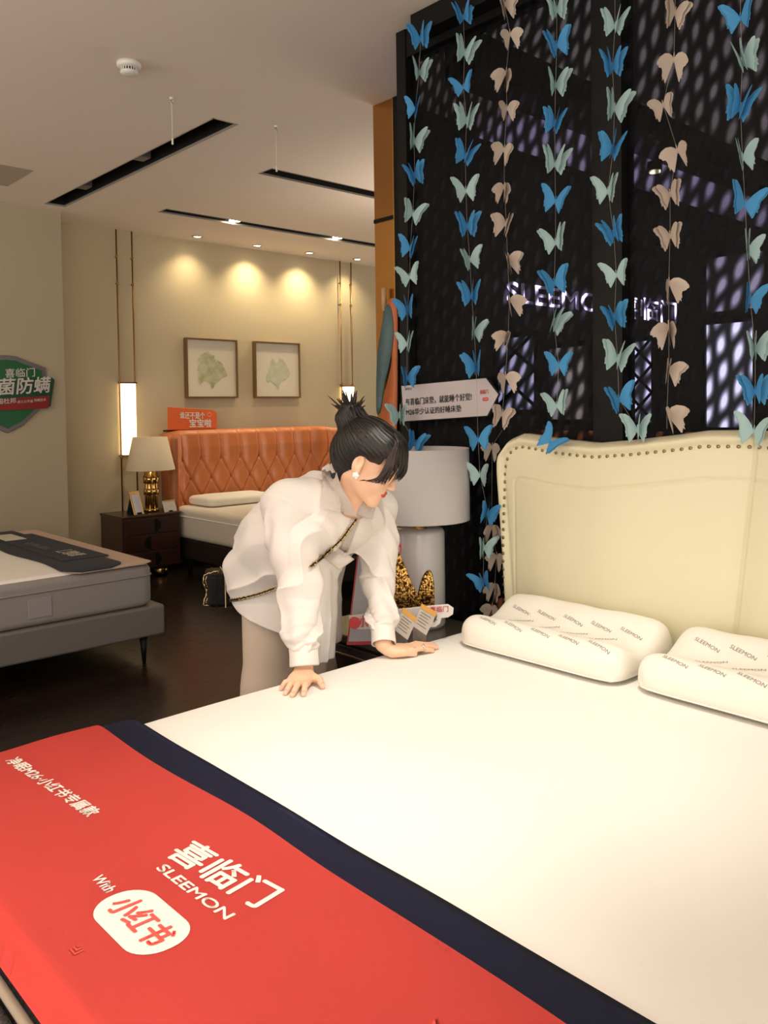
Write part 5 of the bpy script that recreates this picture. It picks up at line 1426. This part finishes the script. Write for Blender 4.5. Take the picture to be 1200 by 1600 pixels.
# face opening: remove everything in front of / below the hairline
P_ = np.stack([X, Y, Z], -1)-HC; lx_, ly_, lz_ = P_ @ E2, P_ @ F2, P_ @ U2
open_ = np.maximum(.030+.35*np.abs(lx_)-ly_, lz_-(.048-.45*np.abs(lx_)*0))
ear = np.sqrt(((lz_+.012)/1.5)**2+(ly_+.002)**2)-.023; ear = np.maximum(ear, .045-np.abs(lx_))
for o_ in (open_, ear): g.comb(sl, o_.astype(np.float32), .006, 'sub')
for s_ in (-1, 1): g.ell(H(s_*.080, .042, -.022), (.036, .040, .046), HR, .014, 'sub')
g.ell(H(0, .075, -.035), (.060, .050, .075), HR, .01, 'sub')
hair = g.mesh('hair', M_HAIR, person)
rnd = random.Random(3)
def lock(pts, r0, n=5, m=M_HAIR, name=None):
    P = [Vector(H(*p)) for p in pts]; out = []
    for i in range(len(P)-1):
        a = P[max(i-1, 0)]; b_ = P[i]; c = P[i+1]; d = P[min(i+2, len(P)-1)]
        for k in range(6):
            s = k/6; out.append(.5*((2*b_)+(c-a)*s+(2*a-5*b_+4*c-d)*s*s+(-a+3*b_-3*c+d)*s**3))
    out.append(P[-1]); N_ = len(out)
    return out, [r0*min(1, .5+i/N_*1.2)*(1-(i/(N_-1))**2.2)+.0003 for i in range(N_)]
def locks(L, name, m):
    bm = bmesh.new()
    for pts, r in L: o_, rr = lock(pts, r); addtube(bm, o_, rr, 6)
    return obj(name, bm, m, hair, True)
# combed strands running from the bun over the skull
hbv = bvh_of(hair); c0 = Vector(H(0, -.030, .030)); L2 = []
bd = Vector((0, -.80, .50)).normalized()
def on_hair(n_):
    w_ = Vector(HR.T @ A_(n_)); h = hbv.ray_cast(c0+w_*.30, -w_)
    return h[0] if h[0] is not None else None
bm = bmesh.new()
for i in range(300):
    th = rnd.uniform(0, 2*PI); e = rnd.uniform(.9, 2.3)
    u1 = Vector((1, 0, 0)); u2 = bd.cross(u1).normalized()
    side_d = (u1*math.cos(th)+u2*math.sin(th))
    P = []
    for k in range(16):
        a = .22+e*k/15; n_ = (bd*math.cos(a)+side_d*math.sin(a)).normalized()
        h = on_hair(n_)
        if h is None or (P and (h-P[-1]).length > .03): break
        P.append(h)
    if len(P) < 6: continue
    r0 = rnd.uniform(.0018, .0036); N_ = len(P)
    addtube(bm, P, [r0*(.35+.65*math.sin(PI*min(1, (q+.6)/(N_-.4)))) for q in range(N_)], 5)
obj('combed_strands', bm, M_HAIR, hair, True)
# bangs: sweep from the crown over the forehead, hanging away from the face
L = []
for i in range(70):
    u = rnd.uniform(-1, 1); s0 = u*.062; j = rnd.uniform(-.006, .006)
    tipz = .000+rnd.uniform(-.014, .016)-.018*abs(u)**2; y1 = .098-.026*u*u+rnd.uniform(-.004, .010)
    L.append(([(s0*.55, .035, .122+j*.3), (s0*.85, .078-.010*u*u, .100), (s0*1.06, .103-.026*u*u, .062), (s0*1.12+j, y1+.008, .028), (s0*1.12+j*2, y1+.004, tipz)], rnd.uniform(.0022, .0042)))
locks(L, 'bangs', M_HAIR)
L = []
for i in range(22):
    j = rnd.uniform(-.004, .004); q = rnd.uniform(0, 1)
    L.append(([(-.066, .030+.02*q, .085+j), (-.080, .042+.02*q, .050), (-.079, .055+.02*q, .015), (-.070+j, .070+.015*q, -.012+.01*q)], .0014))
locks(L, 'side_strands', M_HAIRB); L = []
for i in range(70):
    q = rnd.uniform(0, 1)**1.2; j = rnd.uniform(-.003, .003)
    L.append(([(.042+j, .048+.02*q, .108), (.063+j, .056+.022*q, .075), (.071-.003*q, .064+.026*q, .040), (.071-.010*q, .066+.026*q+j, .008-.010*(1-q)), (.070-.012*q+j, .050+.040*q, -.018-.012*(1-q)+j), (.069-.014*q+j, .034+.052*q, -.028-.016*(1-q)**2+.4*j)][:5+(i % 3 == 0)], rnd.uniform(.0009, .0019)))
for i in range(12):
    q = i/11; j = rnd.uniform(-.002, .002); L.append(([(.052, .070, .065), (.066, .078+j, .025), (.070, .068+j, -.006), (.071, .045+j, -.030-.004*q), (.068+j, .016+.010*q, -.050+.010*q)], .0013))
locks(L, 'side_strands', M_HAIRB)
# spiky ends of the bun and its pale tie
L = []
for i in range(40):
    a = rnd.uniform(0, 2*PI); e = rnd.uniform(.2, 1.0); r = rnd.uniform(.05, .088)
    sx_, sy_, sz_ = math.cos(a)*math.sin(e), math.sin(a)*math.sin(e), math.cos(e); dx, dy, dz = sx_, sy_*.88-sz_*.47, sz_*.88+sy_*.47
    o3 = (0, -.116, .095)
    L.append(([o3, (o3[0]+dx*r*.4, o3[1]+dy*r*.4, o3[2]+dz*r*.4), (o3[0]+dx*r*.75, o3[1]+dy*r*.8, o3[2]+dz*r*.75), (o3[0]+dx*r*.95, o3[1]+dy*r*1.15, o3[2]+dz*r)], rnd.uniform(.0035, .0075)))
locks(L, 'bun_spikes', M_HAIR)
L = []
for i in range(14):
    q = rnd.uniform(-1, 1); L.append(([(q*.04, -.085, -.03), (q*.045, -.098, -.055), (q*.04, -.092+rnd.uniform(-.01, .01), -.085)], .003))
locks(L, 'nape_strands', M_HAIR)
bm = bmesh.new(); pts = []
for a in np.linspace(0, 2*PI, 40):
    pts.append(H(.040*math.cos(a), -.100+.040*.80*math.sin(a)+.003*math.sin(3*a), .076+.040*.6*math.sin(a)))
addtube(bm, pts, .0022, 6, False); obj('hair_tie', bm, mat('hair_tie_beige', (.42, .34, .26), .6), hair, True)
bm = bmesh.new()
for k in range(5):
    a = 2*PI*k/5; bmesh.ops.create_uvsphere(bm, u_segments=10, v_segments=8, radius=.0055, matrix=Matrix.Translation(Vector(H(.083, .002+.0055*math.sin(a), -.038+.0055*math.cos(a)))))
bmesh.ops.create_uvsphere(bm, u_segments=10, v_segments=8, radius=.005, matrix=Matrix.Translation(Vector(H(.087, .002, -.038))))
obj('earring', bm, mat('pearl', (.85, .82, .78), .2), person, True)
# ring on the left hand
bm = bmesh.new(); K = A_([WL[0]+.105, WL[1]-.072, .6405]); pts = [K+A_([.002*math.cos(a)*0, .0105*math.cos(a), .0105*math.sin(a)]) for a in np.linspace(0, 2*PI, 20)]
addtube(bm, pts, .0014, 6, False); bmesh.ops.create_uvsphere(bm, u_segments=12, v_segments=8, radius=.0055, matrix=Matrix.Translation(Vector(K+A_([0, -.003, .011]))))
obj('ring', bm, mat('silver_ring', (.7, .68, .62), .15, 1), person, True)

# ---- black cross-body bag with chain strap
bc = at(343, 917, 2.98)
t = thing('crossbody_bag', 'small black leather bag with gold zip and chain resting on her back hip', 'handbag', tuple(bc))
M_BAG = mat('black_quilted_leather', (.004, .004, .004), .5, spec=.15, bump=.2, bscale=50)
Bx = (A_(U)*.95+A_(W)*.30); Bx /= np.linalg.norm(Bx); By = np.cross(A_([0, 0, 1]), Bx)
def bagbox(a, bq, c, name, m, bev, off=(0, 0, 0)):
    bm = bmesh.new(); addbox(bm, -a, -bq, -c, a, bq, c)
    for v in bm.verts: q = A_(v.co)+A_(off); v.co = Vector(bc+Bx*q[0]+By*q[1]+A_([0, 0, 1])*q[2])
    return obj(name, bm, m, t, bevel=bev, segs=4)
bagbox(.045, .075, .058, 'body', M_BAG, .014)
M_GOLDC = mat('chain_gold', (.62, .46, .24), .3, 1)
bagbox(.0022, .0765, .0595, 'zip', M_GOLDC, .001, (.012, 0, 0))
bagbox(.0022, .0762, .0592, 'seam_piping', M_BAG, .001, (-.018, 0, 0))
def chain(pts, name, parent, mA, r=.0068, wr=.0019):
    """interlocking oval links along a line"""
    P = [Vector(p) for p in pts if p is not None]; bm = bmesh.new(); L = [0]
    for a, c in zip(P, P[1:]): L.append(L[-1]+(c-a).length)
    s = 0; k = 0; bl = bmesh.new()
    while s < L[-1]:
        i = max(j for j in range(len(L)) if L[j] <= s); i = min(i, len(P)-2); f = (s-L[i])/max(1e-6, L[i+1]-L[i]); p_ = P[i].lerp(P[i+1], f); d = (P[i+1]-P[i]).normalized()
        n_ = Vector(-W); a = d.cross(n_).normalized(); c = a if k % 2 else (n_*.8+a*.6).normalized()
        pp = [p_+d*(r*1.35*math.cos(q))+c*(r*.8*math.sin(q)) for q in np.linspace(0, 2*PI, 11)]
        addtube(bm, pp, wr, 5, False); s += r*1.55; k += 1
    bl.free()
    o = obj(name, bm, mA, parent, True); o['kind'] = 'stuff'
    bm = bmesh.new(); addtube(bm, P, .0034, 6); obj('leather_lacing', bm, M_BAG, o, True); return o
c1 = [tuple(bc+Bx*.046+A_([0, 0, -.025]))]+[on_shirt(x_, y_, .005) for x_, y_ in ((362, 937), (375, 935), (390, 931), (405, 927), (418, 922), (428, 918))]
chain(c1, 'chain_strap', t, M_GOLDC)
c2 = [on_shirt(x_, y_, .007) for x_, y_ in ((484, 885), (492, 878), (502, 869), (512, 860), (520, 853), (530, 843), (538, 834), (545, 824), (551, 816), (555, 812))]
chain(c2, 'chain_strap', t, M_GOLDC)
gp = [bc+Bx*(-.050)+A_([0, 0, z_])+By*(-.03)+Bx*(-.006*math.sin(k)) for k, z_ in enumerate(np.linspace(.050, -.052, 9))]
gp = [bc+Bx*(-.01)+By*(-.03)+A_([0, 0, .060])]+gp+[gp[-1]+Bx*.03+A_([0, 0, -.004])]
chain(gp, 'hanging_chain', t, M_GOLDC, .0065, .0018)
